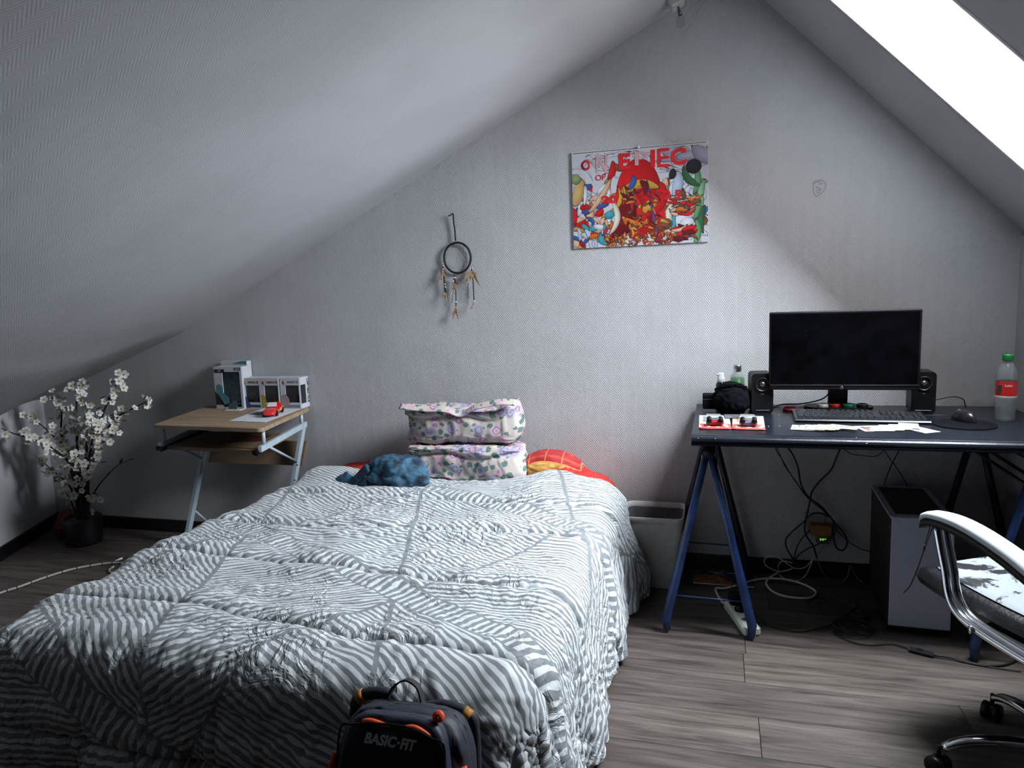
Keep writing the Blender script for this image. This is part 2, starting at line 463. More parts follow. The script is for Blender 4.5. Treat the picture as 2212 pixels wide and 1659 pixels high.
# left wall (two faces, the first one runs at an angle)
mb = MB()
for (a, b) in ((LW[0], LW[1]), (LW[1], LW[2])):
    d = Vector((b[0] - a[0], b[1] - a[1], 0)); nrm = Vector((d.y, -d.x, 0)).normalized() * .06
    if nrm.x > 0: nrm = -nrm
    e0 = Vector((a[0], a[1], 0)) - d.normalized() * .05; e1 = Vector((b[0], b[1], 0)) + d.normalized() * .02
    q = [e0, e1, e1 + nrm, e0 + nrm]
    mb.add([Vector((v.x, v.y, z)) for z in (-.02, 1.2) for v in q], [(0, 1, 2, 3), (7, 6, 5, 4), (0, 1, 5, 4), (1, 2, 6, 5), (2, 3, 7, 6), (3, 0, 4, 7)])
wl = structure(mb.build('wall_left', wallpaper_mat('painted_wallpaper_left', WALLC, horiz='Y')), 'low angled knee wall on the left')
wall_quad('wall_front', [(-4.3, YB, -.02), (1.6, YB, -.02), (1.6, YB, 2.7), (-4.3, YB, 2.7)], M_dark, 'dark wall behind the camera', n=(0, -1, 0))

# ceiling: left slope, bending up towards the gable wall in a soft cove
def P_prof(x):
    return np.interp(x, [-4.2, -3.85, -3.52, -2.71, .05], [.66, .70, .818, 1.114, 2.494])
xs = np.linspace(-4.15, .05, 90); ys = np.concatenate([np.linspace(0.02, -1.3, 50), np.linspace(-1.4, YB - .05, 12)])
X, Y = np.meshgrid(xs, ys)
s_amp = np.interp(X, [-4.2, -3.7, -2.6, -.9, .05], [.26, .22, .10, .035, .0])
s_w = np.interp(X, [-4.2, -2.6, -.9, .05], [1.0, .85, .28, .15])
Z = P_prof(X) - s_amp * ss(0, 1, np.clip(-Y, 0, 9) / s_w)
left = np.stack([X, Y, Z], -1)
cl = gridmesh('ceiling', left, M_ceil); 
# right slope as four strips round the roof window, joined to the same ceiling mesh
mbr = MB()
def strip(x0, x1, y0, y1):
    vs = [(x0, y0, slope_z(x0)), (x1, y0, slope_z(x1)), (x1, y1, slope_z(x1)), (x0, y1, slope_z(x0))]
    up = Vector((SL, 0, 1)).normalized() * .05
    vs = [Vector(v) for v in vs]; vs += [v + up for v in vs]
    mbr.add(vs, [(0, 1, 2, 3), (7, 6, 5, 4), (0, 1, 5, 4), (1, 2, 6, 5), (2, 3, 7, 6), (3, 0, 4, 7)])
e_ = .012
strip(.049, WX0 - e_, .02, YB); strip(WX1 + e_, 1.54, .02, YB); strip(WX0 - e_, WX1 + e_, .02, WY0 + e_); strip(WX0 - e_, WX1 + e_, WY1 - e_, YB)
cr_o = mbr.build('ceiling_right', M_ceil)
bpy.context.view_layer.objects.active = cl
import bmesh
bm = bmesh.new(); bm.from_mesh(cl.data)
bm2 = bmesh.new(); bm2.from_mesh(cr_o.data)
base = len(bm.verts)
vmap = [bm.verts.new(v.co) for v in bm2.verts]
for f in bm2.faces: bm.faces.new([vmap[v.index] for v in f.verts])
bm.to_mesh(cl.data); bm.free(); bm2.free()
bpy.data.objects.remove(cr_o)
structure(cl, 'sloping attic ceiling, two slopes meeting in a ridge')

# roof window
w1 = bpy.data.objects.new('window_1', None); COL.objects.link(w1); w1['kind'] = 'structure'; w1['label'] = 'blown-out roof window in the right slope'
w1.location = (cx_, cy_, slope_z(cx_)); WM[w1] = Matrix.Translation(w1.location)
M_reveal = mat('white_reveal_board', (.72, .73, .74), .5)
out = Vector((SL, 0, 1)).normalized()
def sl(x, y, k=0.0): return Vector((x, y, slope_z(x))) + out * k
mb = MB(); D1 = .27
for (a, b, nn) in (((WX0, WY0), (WX1, WY0), Vector((0, 1, 0))), ((WX0, WY1), (WX1, WY1), Vector((0, -1, 0))), ((WX0, WY0), (WX0, WY1), -_t), ((WX1, WY0), (WX1, WY1), _t)):
    q = [sl(*a), sl(*b), sl(*b, D1), sl(*a, D1)]; q += [v + nn * .02 for v in q]
    mb.add(q, [(0, 1, 2, 3), (7, 6, 5, 4), (0, 1, 5, 4), (1, 2, 6, 5), (2, 3, 7, 6), (3, 0, 4, 7)])
mb.build('reveal', M_reveal, w1, world=True)
mb = MB()
xa = [WX0, WX0 + .02, WX1 - .02, WX1]; ya = [WY0, WY0 - .022, WY1 + .022, WY1]
def bar(x0, x1, y0, y1, k0, k1):
    q = [sl(x0, y0, k0), sl(x1, y0, k0), sl(x1, y1, k0), sl(x0, y1, k0), sl(x0, y0, k1), sl(x1, y0, k1), sl(x1, y1, k1), sl(x0, y1, k1)]
    mb.add(q, [(0, 1, 2, 3), (7, 6, 5, 4), (0, 1, 5, 4), (1, 2, 6, 5), (2, 3, 7, 6), (3, 0, 4, 7)])
bar(xa[0], xa[3], ya[0], ya[1], .240, .275); bar(xa[0], xa[3], ya[2], ya[3], .240, .275)
bar(xa[0], xa[1], ya[1], ya[2], .240, .275); bar(xa[2], xa[3], ya[1], ya[2], .240, .275)
mb.build('sash', mat('white_lacquered_sash', (.75, .75, .74), .35), w1, world=True)
M_pane = bpy.data.materials.new('window_glass'); M_pane.use_nodes = True; nt = M_pane.node_tree; nt.nodes.remove(nt.nodes['Principled BSDF'])
tr = N(nt, 'ShaderNodeBsdfTransparent'); gl = N(nt, 'ShaderNodeBsdfGlossy'); gl.inputs['Roughness'].default_value = .02
mx = N(nt, 'ShaderNodeMixShader')
tr.inputs[0].default_value = (.93, .95, .95, 1)
nt.links.new(facing_factor(nt, .03, .45, 5.0), mx.inputs[0]); nt.links.new(tr.outputs[0], mx.inputs[1]); nt.links.new(gl.outputs[0], mx.inputs[2])
nt.links.new(mx.outputs[0], nt.nodes['Material Output'].inputs[0])
mb = MB(); bar(xa[1], xa[2], ya[1], ya[2], .254, .260); mb.build('pane', M_pane, w1, world=True)

# added slab out of view above the roof, blocks sky light from the gable wall
mb = MB()
q = [sl(-.6, -1.22, .10), sl(2.4, -1.22, .10), sl(2.4, -1.22, 1.02), sl(-.6, -1.22, 1.02)]; q += [v + Vector((0, -.30, 0)) for v in q]
mb.add(q, [(0, 1, 2, 3), (7, 6, 5, 4), (0, 1, 5, 4), (1, 2, 6, 5), (2, 3, 7, 6), (3, 0, 4, 7)])
structure(mb.build('sky_light_blocker', mat('dark_brown_blocker', (.10, .06, .045), .9, col2=(.06, .04, .032), scale=12)), 'added unseen slab above the roof that blocks sky light')
# baseboards
mb = MB(); mb.box((-1.32, -.007, .035), (4.84, .014, .07), bev=.003); structure(mb.build('baseboard_back', M_base), 'black baseboard along the gable wall')
mb = MB()
d = Vector((LW[1][0] - LW[0][0], LW[1][1] - LW[0][1], 0)); ang = math.atan2(d.y, d.x); L_ = d.length
c = Vector((LW[0][0], LW[0][1], 0)) + d / 2 + Vector((-d.y, d.x, 0)).normalized() * .007
mb.box((c.x, c.y, .035), (L_, .014, .07), rot=rotm(0, 0, ang), bev=.003)
mb.box((LW[1][0] + .007, (LW[1][1] + YB) / 2, .035), (.014, LW[1][1] - YB, .07), bev=.003)
structure(mb.build('baseboard_left', M_base), 'black baseboard along the knee wall')
mb = MB(); mb.box((1.093, -.39, .035), (.014, .77, .07), bev=.003); structure(mb.build('baseboard_right', M_base), 'black baseboard on the right')

# pencil drawing on the wall
M_pencil = mat('grey_pencil_line', (.22, .22, .27), .8)
mb = MB()
def wl_(px, py): v = onY(px, py, -.0012); return v
for st in ([(1757, 393), (1763, 391), (1775, 389), (1783, 397), (1782, 408), (1775, 417), (1765, 424), (1760, 421), (1757, 408), (1757, 393)],
           [(1758, 397), (1766, 393), (1772, 394)], [(1770, 398), (1778, 396)], [(1766, 402), (1768, 408), (1773, 407)], [(1762, 404), (1765, 406)], [(1762, 413), (1768, 411), (1775, 409)], [(1764, 418), (1772, 414)]):
    mb.tube(smooth_path([wl_(*p) for p in st], 3), .0011, 4)
mb.single('wall_drawing', M_pencil, 'small grey pencil face scribble drawn on the wall', 'drawing', onY(1769, 424, 0))

# ================================================================== BED
bx0, bx1, by0, by1 = -1.76, -.46, -1.82, -.04
bed = thing('bed', 'low double bed with a red fitted sheet on a black base', 'bed', ((bx0 + bx1) / 2, (by0 + by1) / 2, 0))
mb = MB(); mb.box(((bx0 + bx1) / 2, (by0 + by1) / 2, .13), (bx1 - bx0 - .06, by1 - by0 - .04, .14), bev=.01); mb.build('base', M_blackm, bed, world=True)
for sx in (bx0 + .12, bx1 - .10):
    for sy in (by0 + .12, by1 - .12, (by0 + by1) / 2):
        mb = MB(); mb.lathe([(0, 0), (.022, 0), (.028, .062), (0, .062)], (sx, sy, 0), 12); mb.build('leg', M_black, bed, world=True)
M_red = mat('red_cotton', (.46, .022, .014), .75, col2=(.36, .014, .010), scale=8, bump=.5, bscale=14)
mb = MB(); mb.box(((bx0 + bx1) / 2, (by0 + by1) / 2, .305), (bx1 - bx0, by1 - by0, .205), bev=.035); mb.build('mattress', M_red, bed, world=True)['label'] = 'mattress in a bright red fitted sheet'

# ---- duvet
def duvet_mat():
    mt = bpy.data.materials.new('grey_and_white_striped_cotton'); mt.use_nodes = True; nt = mt.node_tree; b = nt.nodes['Principled BSDF']
    b.inputs['Roughness'].default_value = .6; b.inputs['Specular IOR Level'].default_value = .35; b.inputs['Sheen Weight'].default_value = .15
    uv = N(nt, 'ShaderNodeUVMap'); uv.uv_map = 'cloth'
    sp = N(nt, 'ShaderNodeSeparateXYZ'); nt.links.new(uv.outputs[0], sp.inputs[0]); u, v = sp.outputs[0], sp.outputs[1]
    no = N(nt, 'ShaderNodeTexNoise'); no.inputs['Scale'].default_value = 9; no.inputs['Detail'].default_value = 1; nt.links.new(uv.outputs[0], no.inputs['Vector'])
    w = mathn(nt, 'MULTIPLY', mathn(nt, 'SUBTRACT', no.outputs['Fac'], .5), .020)
    def lin(a, b_, c): # a*u+b*v+c
        return mathn(nt, 'ADD', mathn(nt, 'ADD', mathn(nt, 'MULTIPLY', u, a), mathn(nt, 'MULTIPLY', v, b_)), c)
    # skewed lattice of about half a metre
    A = lin(.62, 1.22, .37); B = lin(-1.05, .66, .12)
    iA, iB = mathn(nt, 'FLOOR', A), mathn(nt, 'FLOOR', B); fA, fB = mathn(nt, 'FRACT', A), mathn(nt, 'FRACT', B)
    tri = mathn(nt, 'GREATER_THAN', fA, fB)
    band = mathn(nt, 'LESS_THAN', fA, .13)
    idn = mathn(nt, 'ADD', mathn(nt, 'ADD', mathn(nt, 'MULTIPLY', iA, 3.17), mathn(nt, 'MULTIPLY', iB, 7.31)), mathn(nt, 'MULTIPLY', tri, 1.93))
    wn = N(nt, 'ShaderNodeTexWhiteNoise', noise_dimensions='1D'); nt.links.new(idn, wn.inputs['W'])
    ang = mathn(nt, 'MULTIPLY', wn.outputs['Value'], 1.35)
    ang = mathn(nt, 'SUBTRACT', ang, .62)
    # stripes in the fields
    sm = mathn(nt, 'ADD', mathn(nt, 'MULTIPLY', u, mathn(nt, 'SINE', ang)), mathn(nt, 'MULTIPLY', v, mathn(nt, 'COSINE', ang)))
    s1 = mathn(nt, 'GREATER_THAN', mathn(nt, 'FRACT', mathn(nt, 'DIVIDE', mathn(nt, 'ADD', sm, w), .0172)), .50)
    # dashes across the bands
    s2 = mathn(nt, 'GREATER_THAN', mathn(nt, 'FRACT', mathn(nt, 'DIVIDE', mathn(nt, 'ADD', lin(-.93, .42, 0.), w), .027)), .55)
    dg = mathn(nt, 'GREATER_THAN', mathn(nt, 'ABSOLUTE', mathn(nt, 'SUBTRACT', fA, fB)), .012)
    ed = mathn(nt, 'GREATER_THAN', fA, .136)
    eB = mathn(nt, 'GREATER_THAN', fB, .014)
    main = mathn(nt, 'MULTIPLY', mathn(nt, 'MULTIPLY', s1, dg), mathn(nt, 'MULTIPLY', ed, eB))
    bnd = mathn(nt, 'MULTIPLY', s2, mathn(nt, 'MULTIPLY', mathn(nt, 'GREATER_THAN', fA, .008), mathn(nt, 'LESS_THAN', fA, .124)))
    mask = mathn(nt, 'ADD', mathn(nt, 'MULTIPLY', main, mathn(nt, 'SUBTRACT', 1.0, band)), mathn(nt, 'MULTIPLY', bnd, band))
    mx = N(nt, 'ShaderNodeMix', data_type='RGBA'); nt.links.new(mask, mx.inputs['Factor'])
    mx.inputs['A'].default_value = (.19, .21, .225, 1); mx.inputs['B'].default_value = (.57, .60, .625, 1)
    nt.links.new(mx.outputs['Result'], b.inputs['Base Color'])
    n2 = N(nt, 'ShaderNodeTexNoise'); n2.inputs['Scale'].default_value = 12; n2.inputs['Detail'].default_value = 5; n2.inputs['Distortion'].default_value = 1.6; nt.links.new(uv.outputs[0], n2.inputs['Vector'])
    bp = N(nt, 'ShaderNodeBump'); bp.inputs['Strength'].default_value = .65; bp.inputs['Distance'].default_value = .010
    crs = mathn(nt, 'ABSOLUTE', mathn(nt, 'SUBTRACT', n2.outputs['Fac'], .5)); crs = mathn(nt, 'POWER', mathn(nt, 'SUBTRACT', 1.0, mathn(nt, 'MULTIPLY', crs, 2.0)), 6.0)
    n4 = N(nt, 'ShaderNodeTexNoise'); n4.inputs['Scale'].default_value = 3.2; nt.links.new(uv.outputs[0], n4.inputs['Vector'])
    msk = N(nt, 'ShaderNodeMapRange'); msk.inputs[1].default_value = .42; msk.inputs[2].default_value = .62; nt.links.new(n4.outputs['Fac'], msk.inputs[0])
    nt.links.new(mathn(nt, 'MULTIPLY', crs, msk.outputs[0]), bp.inputs['Height']); nt.links.new(bp.outputs[0], b.inputs['Normal'])
    return mt
def build_duvet():
    xl, xr, yh, yf = -1.77, -.47, -.30, -1.80      # where the cloth starts to fold over
    S0, S1 = xl - .34, xr + .47
    T0, T1 = -.30, -1.80 - .47
    step = .0048
    s = np.arange(S0, S1, step); t = np.arange(T0, T1, -step)
    Sx, Ty = np.meshgrid(s, t)
    # head edge wavers
    Ty2 = Ty + .03 * (vnoise(Sx * 5 + 3, Sx * 0 + 1, 5) - .5) * ss(-.7, -.3, Ty)
    cx = np.clip(Sx, xl, xr); cy = np.clip(Ty2, yf, 9)
    ax = Sx - cx; ay = Ty2 - cy
    d = np.hypot(ax, ay); ux = np.where(d > 1e-6, ax / np.maximum(d, 1e-6), 0); uy = np.where(d > 1e-6, ay / np.maximum(d, 1e-6), 0)
    R = .085; L = R * PI / 2
    th = np.clip(d / R, 0, PI / 2)
    o = R * np.sin(th) + np.clip(d - L, 0, 9) * .12
    drop = R * (1 - np.cos(th)) + np.clip(d - L, 0, 9) * .98
    # side folds in the hanging parts
    arc = Sx * np.abs(uy) + Ty2 * np.abs(ux) + (Sx - Ty2) * np.abs(ux * uy)
    hang = ss(L * .7, .40, d)
    o += hang * (.016 * np.sin(arc * 15 + 4 * vnoise(arc * 3, d * 2, 3)) + .009 * np.sin(arc * 37 + 4 * vnoise(arc * 5, d * 3, 4)))
    o += .03 * ss(-.75, -.3, Ty) * (Sx > xr) * hang - .02 * ss(-.95, -.75, Ty) * (1 - ss(-.75, -.62, Ty)) * (Sx > xr) * hang
    top = .435 + .012 * (vnoise(Sx * 4, Ty * 4, 6) - .5)
    top += .050 * np.exp(-((Sx + .66) / .20) ** 2 - ((Ty + .36) / .17) ** 2)
    top += .045 * np.exp(-((Sx + 1.66) / .16) ** 2 - ((Ty + .36) / .20) ** 2)
    top -= .015 * np.exp(-((Sx + 1.15) / .25) ** 2 - ((Ty + .30) / .12) ** 2)
    Z = top - drop
    zmin = .012 + .05 * vnoise(arc * 4, arc * 0, 9) * 0
    low = Z < .02
    excess = np.clip(.02 - Z, 0, 9)
    o = o + excess * .7; Z = np.where(low, .014 + .010 * vnoise(Sx * 30, Ty * 30, 12), Z)
    P = np.stack([cx + ux * o, cy + uy * o, Z], -1)
    # ---- relief
    def ridged(x, y, sd): return 1 - np.abs(2 * vnoise(x, y, sd) - 1)
    wx = Sx + .05 * (vnoise(Sx * 7, Ty * 7, 21) - .5) + .02 * vnoise(Sx * 25, Ty * 25, 22); wy = Ty + .05 * (vnoise(Sx * 7 + 9, Ty * 7, 23) - .5)
    h = np.zeros_like(Sx)
    # soft puffs
    h += .018 * vnoise(Sx * 6, Ty * 6, 31)
    for k, (an, f1, f2, amp) in enumerate(((.5, 9, 30, .0050), (-.7, 8, 26, .0048), (1.2, 11, 38, .0042), (.1, 20, 60, .0026), (2.2, 22, 64, .0024))):
        ca, sa = math.cos(an), math.sin(an)
        p = wx * ca + wy * sa; q = -wx * sa + wy * ca
        msk = ss(.42, .72, vnoise(Sx * 3.1 + k * 5, Ty * 3.1, 40 + k))
        h += amp * msk * ridged(p * f1 * .45, q * f2 * .45, 50 + k) ** 3
        h += amp * .8 * msk * ridged(p * f1, q * f2, 60 + k) ** 4
    # crosswise quilting seams with puckers
    for (yy, tilt, k) in ((-.62, .02, 0), (-.98, .03, 1), (-1.34, -.05, 2), (-1.70, -.06, 3), (-2.06, .0, 4)):
        line = yy + tilt * (Sx + 1.1) + .03 * (vnoise(Sx * 3, Sx * 0 + k, 70) - .5)
        e_ = Ty2 - line
        h -= .024 * np.exp(-(e_ / .009) ** 2); h += .010 * np.exp(-((np.abs(e_) - .05) / .035) ** 2)
        puck = np.sin((Sx + .02 * vnoise(Sx * 20, Ty * 6, 71 + k)) * 2 * PI / .034 + 5 * vnoise(Sx * 9, Ty * 0 + k, 73))
        h += .0014 * puck * np.exp(-(e_ / .030) ** 2)
    # crumples where the cloth hangs: folds that run down
    vr = ridged(arc * 26 + 2 * vnoise(Sx * 6, Ty * 6, 81), d * 4, 82) ** 2
    h += .008 * hang * vr + .006 * hang * ridged(arc * 60, d * 9, 83) ** 2
    h += .006 * ss(-1.35, -1.75, Ty) * ridged(wx * 24, wy * 6, 84) ** 3 * ss(.3, .6, vnoise(Sx * 4, Ty * 2, 85))
    # normals
    dPx = np.gradient(P, axis=1); dPy = np.gradient(P, axis=0)
    nrm = np.cross(dPy, dPx); nrm /= np.maximum(np.linalg.norm(nrm, axis=-1, keepdims=True), 1e-9)
    sgn = np.where((nrm[..., 2:3] < -.05), -1, 1); 
    if nrm[10, nrm.shape[1] // 2, 2] < 0: nrm = -nrm
    P = P + nrm * h[..., None]
    P[..., 2] = np.maximum(P[..., 2], .006)
    P[..., 1] = np.minimum(P[..., 1], -.012)
    uv = np.stack([Sx, Ty], -1)
    org = np.array([-1.1, -1.1, 0.0])
    o_ = gridmesh('duvet', P - org, duvet_mat(), uv=uv, thick=.012)
    o_.location = org
    tag(o_, 'rumpled duvet with grey and white striped patches spread over the bed', 'duvet')
build_duvet()

# ---- pillows
def fabric_attr(name, func): return None
def pillow(name, mt, label, cat, c, dims, rot=None, n=48, crumple=.012, seed=1, fold=0.0, extra=None, group=None):
    """closed stuffed pillow: two bulging halves meeting in a seam"""
    w, dd, hh = dims
    u = np.linspace(-1, 1, n); U, V = np.meshgrid(u, u)
    prof = np.clip((1 - np.abs(U) ** 3.2) * (1 - np.abs(V) ** 3.2), 0, 1) ** .5
    pinch = 1 - .05 * (np.abs(U * V)) ** .5 * 0
    nz = vnoise(U * 3 + seed * 7, V * 3, seed) - .5; n2 = 1 - np.abs(2 * vnoise(U * 5 + seed, V * 9 + seed * 3, seed + 1) - 1)
    def half(sg):
        z = sg * hh / 2 * prof * (1 + .25 * nz) + sg * crumple * n2 ** 2 * prof
        x = U * w / 2 * (1 - .06 * (1 - np.abs(V)) * np.abs(U) ** 4); y = V * dd / 2 * (1 - .06 * (1 - np.abs(U)) * np.abs(V) ** 4)
        return np.stack([x, y, z + fold * np.sin(V * 2.2 + U) * .5], -1)
    a, b = half(1), half(-1)
    V1 = np.concatenate([a.reshape(-1, 3), b.reshape(-1, 3)])
    if extra is not None: V1 = extra(V1)
    Rm = np.array(rot if rot is not None else Matrix.Identity(3))
    V1 = V1 @ Rm.T
    idx = np.arange(n * n).reshape(n, n)
    F = np.stack([idx[:-1, :-1], idx[:-1, 1:], idx[1:, 1:], idx[1:, :-1]], -1).reshape(-1, 4)
    F2 = F[:, ::-1] + n * n
    me = bpy.data.meshes.new(name); me.from_pydata(V1.tolist(), [], np.concatenate([F, F2]).tolist())
    me.polygons.foreach_set('use_smooth', [True] * len(me.polygons))
    bm = bmesh.new(); bm.from_mesh(me); bmesh.ops.remove_doubles(bm, verts=bm.verts, dist=.0004); bm.to_mesh(me); bm.free()
    me.materials.append(mt); o = bpy.data.objects.new(name, me); COL.objects.link(o); o.location = c
    WM[o] = Matrix.Translation(c)
    return tag(o, label, cat, group)

def floral_mat():
    mt = bpy.data.materials.new('faded_floral_cotton'); mt.use_nodes = True; nt = mt.node_tree; b = nt.nodes['Principled BSDF']; b.inputs['Roughness'].default_value = .8
    tc = N(nt, 'ShaderNodeTexCoord'); nz = N(nt, 'ShaderNodeTexNoise'); nz.inputs['Scale'].default_value = 60; nt.links.new(tc.outputs['Object'], nz.inputs['Vector'])
    ad = N(nt, 'ShaderNodeVectorMath', operation='MULTIPLY_ADD'); ad.inputs[1].default_value = (.018, .018, .018)
    nt.links.new(nz.outputs['Color'], ad.inputs[0]); nt.links.new(tc.outputs['Object'], ad.inputs[2])
    def vor(scale, off):
        mp = N(nt, 'ShaderNodeMapping'); mp.inputs['Location'].default_value = off; mp.inputs['Scale'].default_value = (1, .35, 1); nt.links.new(ad.outputs[0], mp.inputs[0])
        v = N(nt, 'ShaderNodeTexVoronoi'); v.inputs['Scale'].default_value = scale; nt.links.new(mp.outputs[0], v.inputs['Vector']); return v
    v1 = vor(19, (0, 0, 0)); v2 = vor(34, (3, 1, 2))
    big = N(nt, 'ShaderNodeTexNoise'); big.inputs['Scale'].default_value = 9; nt.links.new(tc.outputs['Object'], big.inputs['Vector'])
    # roses: rings
    ring = mathn(nt, 'GREATER_THAN', mathn(nt, 'SINE', mathn(nt, 'MULTIPLY', v1.outputs['Distance'], 26)), .35)
    rose = mathn(nt, 'LESS_THAN', v1.outputs['Distance'], .50)
    hs = N(nt, 'ShaderNodeSeparateColor'); nt.links.new(v1.outputs['Color'], hs.inputs[0])
    pk = N(nt, 'ShaderNodeMix', data_type='RGBA'); nt.links.new(mathn(nt, 'GREATER_THAN', hs.outputs[0], .55), pk.inputs['Factor']); pk.inputs['A'].default_value = (.55, .36, .42, 1); pk.inputs['B'].default_value = (.36, .33, .46, 1)
    rg = N(nt, 'ShaderNodeMix', data_type='RGBA'); nt.links.new(ring, rg.inputs['Factor']); nt.links.new(pk.outputs['Result'], rg.inputs['A']); rg.inputs['B'].default_value = (.22, .19, .27, 1)
    base = N(nt, 'ShaderNodeMix', data_type='RGBA'); base.inputs['A'].default_value = (.50, .45, .35, 1); base.inputs['B'].default_value = (.46, .40, .43, 1); nt.links.new(big.outputs['Fac'], base.inputs['Factor'])
    hs2 = N(nt, 'ShaderNodeSeparateColor'); nt.links.new(v2.outputs['Color'], hs2.inputs[0])
    leaf = mathn(nt, 'MULTIPLY', mathn(nt, 'LESS_THAN', v2.outputs['Distance'], .42), mathn(nt, 'GREATER_THAN', hs2.outputs[1], .25))
    m1 = N(nt, 'ShaderNodeMix', data_type='RGBA'); nt.links.new(leaf, m1.inputs['Factor']); nt.links.new(base.outputs['Result'], m1.inputs['A']); m1.inputs['B'].default_value = (.10, .17, .16, 1)
    keep = mathn(nt, 'MULTIPLY', rose, mathn(nt, 'GREATER_THAN', hs.outputs[1], .22))
    m2 = N(nt, 'ShaderNodeMix', data_type='RGBA'); nt.links.new(keep, m2.inputs['Factor']); nt.links.new(m1.outputs['Result'], m2.inputs['A']); nt.links.new(rg.outputs['Result'], m2.inputs['B'])
    nt.links.new(m2.outputs['Result'], b.inputs['Base Color'])
    bp = N(nt, 'ShaderNodeBump'); bp.inputs['Strength'].default_value = .5; bp.inputs['Distance'].default_value = .012; nt.links.new(big.outputs['Fac'], bp.inputs['Height']); nt.links.new(bp.outputs[0], b.inputs['Normal'])
    return mt
M_floral = floral_mat()
def sag(V):  # folded, crumpled cushion: crease near the middle of the front
    V = V.copy(); V[:, 2] += .012 * np.sin(V[:, 0] * 17 + 1) * (V[:, 2] > 0) - .01 * np.exp(-((V[:, 0] - .03) / .05) ** 2) * (V[:, 2] > 0); return V
def folded_pillow(name, label, cx, ry, zb, w, dpt, h, seed, tilt=0.0, corner=0.0):
    """a pillow folded in two: a rounded block with bulging sides, a hem flap and creases"""
    na, nb = 96, 60
    A = np.linspace(0, 2 * PI, na); Bv = np.linspace(-1, 1, nb)
    a, b = np.meshgrid(A, Bv)
    ca, sa = np.cos(a), np.sin(a); ex = .36
    yy = np.sign(ca) * np.abs(ca) ** ex * dpt / 2; zz = np.sign(sa) * np.abs(sa) ** ex * h / 2
    end = (1 - np.abs(b) ** 7) ** .5 * .5 + .5
    end = np.where(np.abs(b) > .999, .35, end)
    rid = 1 - np.abs(2 * vnoise(b * 6 + seed * 3, a * 3 + seed, seed) - 1); rid2 = 1 - np.abs(2 * vnoise(b * 4 + zz * 30, a * 8, seed + 3) - 1)
    yy = yy * end + .0; zz = zz * (.82 + .18 * end)
    nx_ = np.sign(ca) * np.abs(ca) ** .8; nz_ = np.sign(sa) * np.abs(sa) ** .8
    rel = .022 * (vnoise(b * 2 + seed, a * 1.3, seed + 5) - .5) + .006 * rid ** 4 + .006 * rid2 ** 6 - .006
    cre = -.016 * np.exp(-((zz - h * .26 - .012 * np.sin(b * 5 + seed)) / .008) ** 2) * (ca < -.2)
    yy = yy + nx_ * (rel - cre * 0) - cre * (ca < 0); zz = zz + nz_ * rel
    xx = b * w / 2 + .012 * np.sin(zz * 40 + seed)
    zz = zz + corner * ss(.6, 1.0, b) * (sa > 0) * .04 + tilt * b
    P = np.stack([xx, yy, zz + h / 2], -1)
    o = gridmesh(name, P, M_floral)
    # close the ends
    bm = bmesh.new(); bm.from_mesh(o.data)
    bmesh.ops.remove_doubles(bm, verts=bm.verts, dist=.0003)
    bmesh.ops.holes_fill(bm, edges=[e for e in bm.edges if e.is_boundary], sides=0); bmesh.ops.recalc_face_normals(bm, faces=bm.faces); bm.to_mesh(o.data); bm.free()
    o.location = (cx, ry, zb); return tag(o, label, 'pillow', 'floral pillows at the head of the bed')
folded_pillow('pillow', 'lower folded floral pillow resting on the duvet', -1.085, -.185, .425, .53, .24, .172, 3)
folded_pillow('pillow', 'upper floral pillow on top of the pile, corner sticking up', -1.10, -.175, .597, .53, .20, .160, 8, corner=.7)
# hem flap of the upper pillow
up = bpy.data.objects.get('pillow.001')
if up:
    xs_ = np.linspace(-.27, .27, 60); tt = np.linspace(0, 1, 8); Xf, Tf = np.meshgrid(xs_, tt)
    zf = .168 + .012 * np.sin(Xf * 14) * .6 + .028 * ss(.08, .24, Xf) - .030 * np.exp(-((Xf - .02) / .05) ** 2) - .010 * Tf
    Pf = np.stack([Xf, -.10 - .012 * Tf + .02 * (1 - Tf), zf + .010 * (1 - Tf)], -1)
    WM[up] = Matrix.Translation(up.location)
    gridmesh('hem_flap', Pf, M_floral, up, thick=.004)

def batik_mat():
    mt = mat('blue_tie_dye_cotton', (.040, .13, .21), .8, col2=(.002, .006, .026), scale=24, bump=.4, bscale=24, detail=6); return mt
M_batik = batik_mat()
def blob(name, mt, label, cat, c, dims, seed, amp=.28, rz=0, group=None, tail=None):
    bm = bmesh.new(); bmesh.ops.create_icosphere(bm, subdivisions=5, radius=1)
    from mathutils import noise
    for v in bm.verts:
        p = v.co.copy(); q = p * 1.6 + Vector((seed, 0, 0))
        f = 1 + amp * (noise.noise(q)) + amp * .45 * (1 - abs(noise.noise(p * 3.1 + Vector((0, seed, 0)))) * 2) + .05 * noise.noise(p * 8)
        sq = max(abs(p.x), abs(p.y), abs(p.z)); f *= 1 + .10 * (sq - .7)
        v.co = Vector((p.x * dims[0] / 2 * f, p.y * dims[1] / 2 * f, p.z * dims[2] / 2 * f))
    zmin = min(v.co.z for v in bm.verts)
    for v in bm.verts:
        if v.co.z < zmin * .72: v.co.z = zmin * .72 + (v.co.z - zmin * .72) * .2
    me = bpy.data.meshes.new(name); bm.to_mesh(me); bm.free(); me.polygons.foreach_set('use_smooth', [True] * len(me.polygons)); me.materials.append(mt)
    o = bpy.data.objects.new(name, me); COL.objects.link(o); o.location = c; o.rotation_euler = (0, 0, rz); WM[o] = Matrix.Translation(c)
    return tag(o, label, cat, group)
bl = blob('bundled_cloth', M_batik, 'bundled dark and light blue tie-dye cloth on the duvet', 'cloth', (-1.335, -.43, .500), (.275, .17, .165), 2.3, .22)
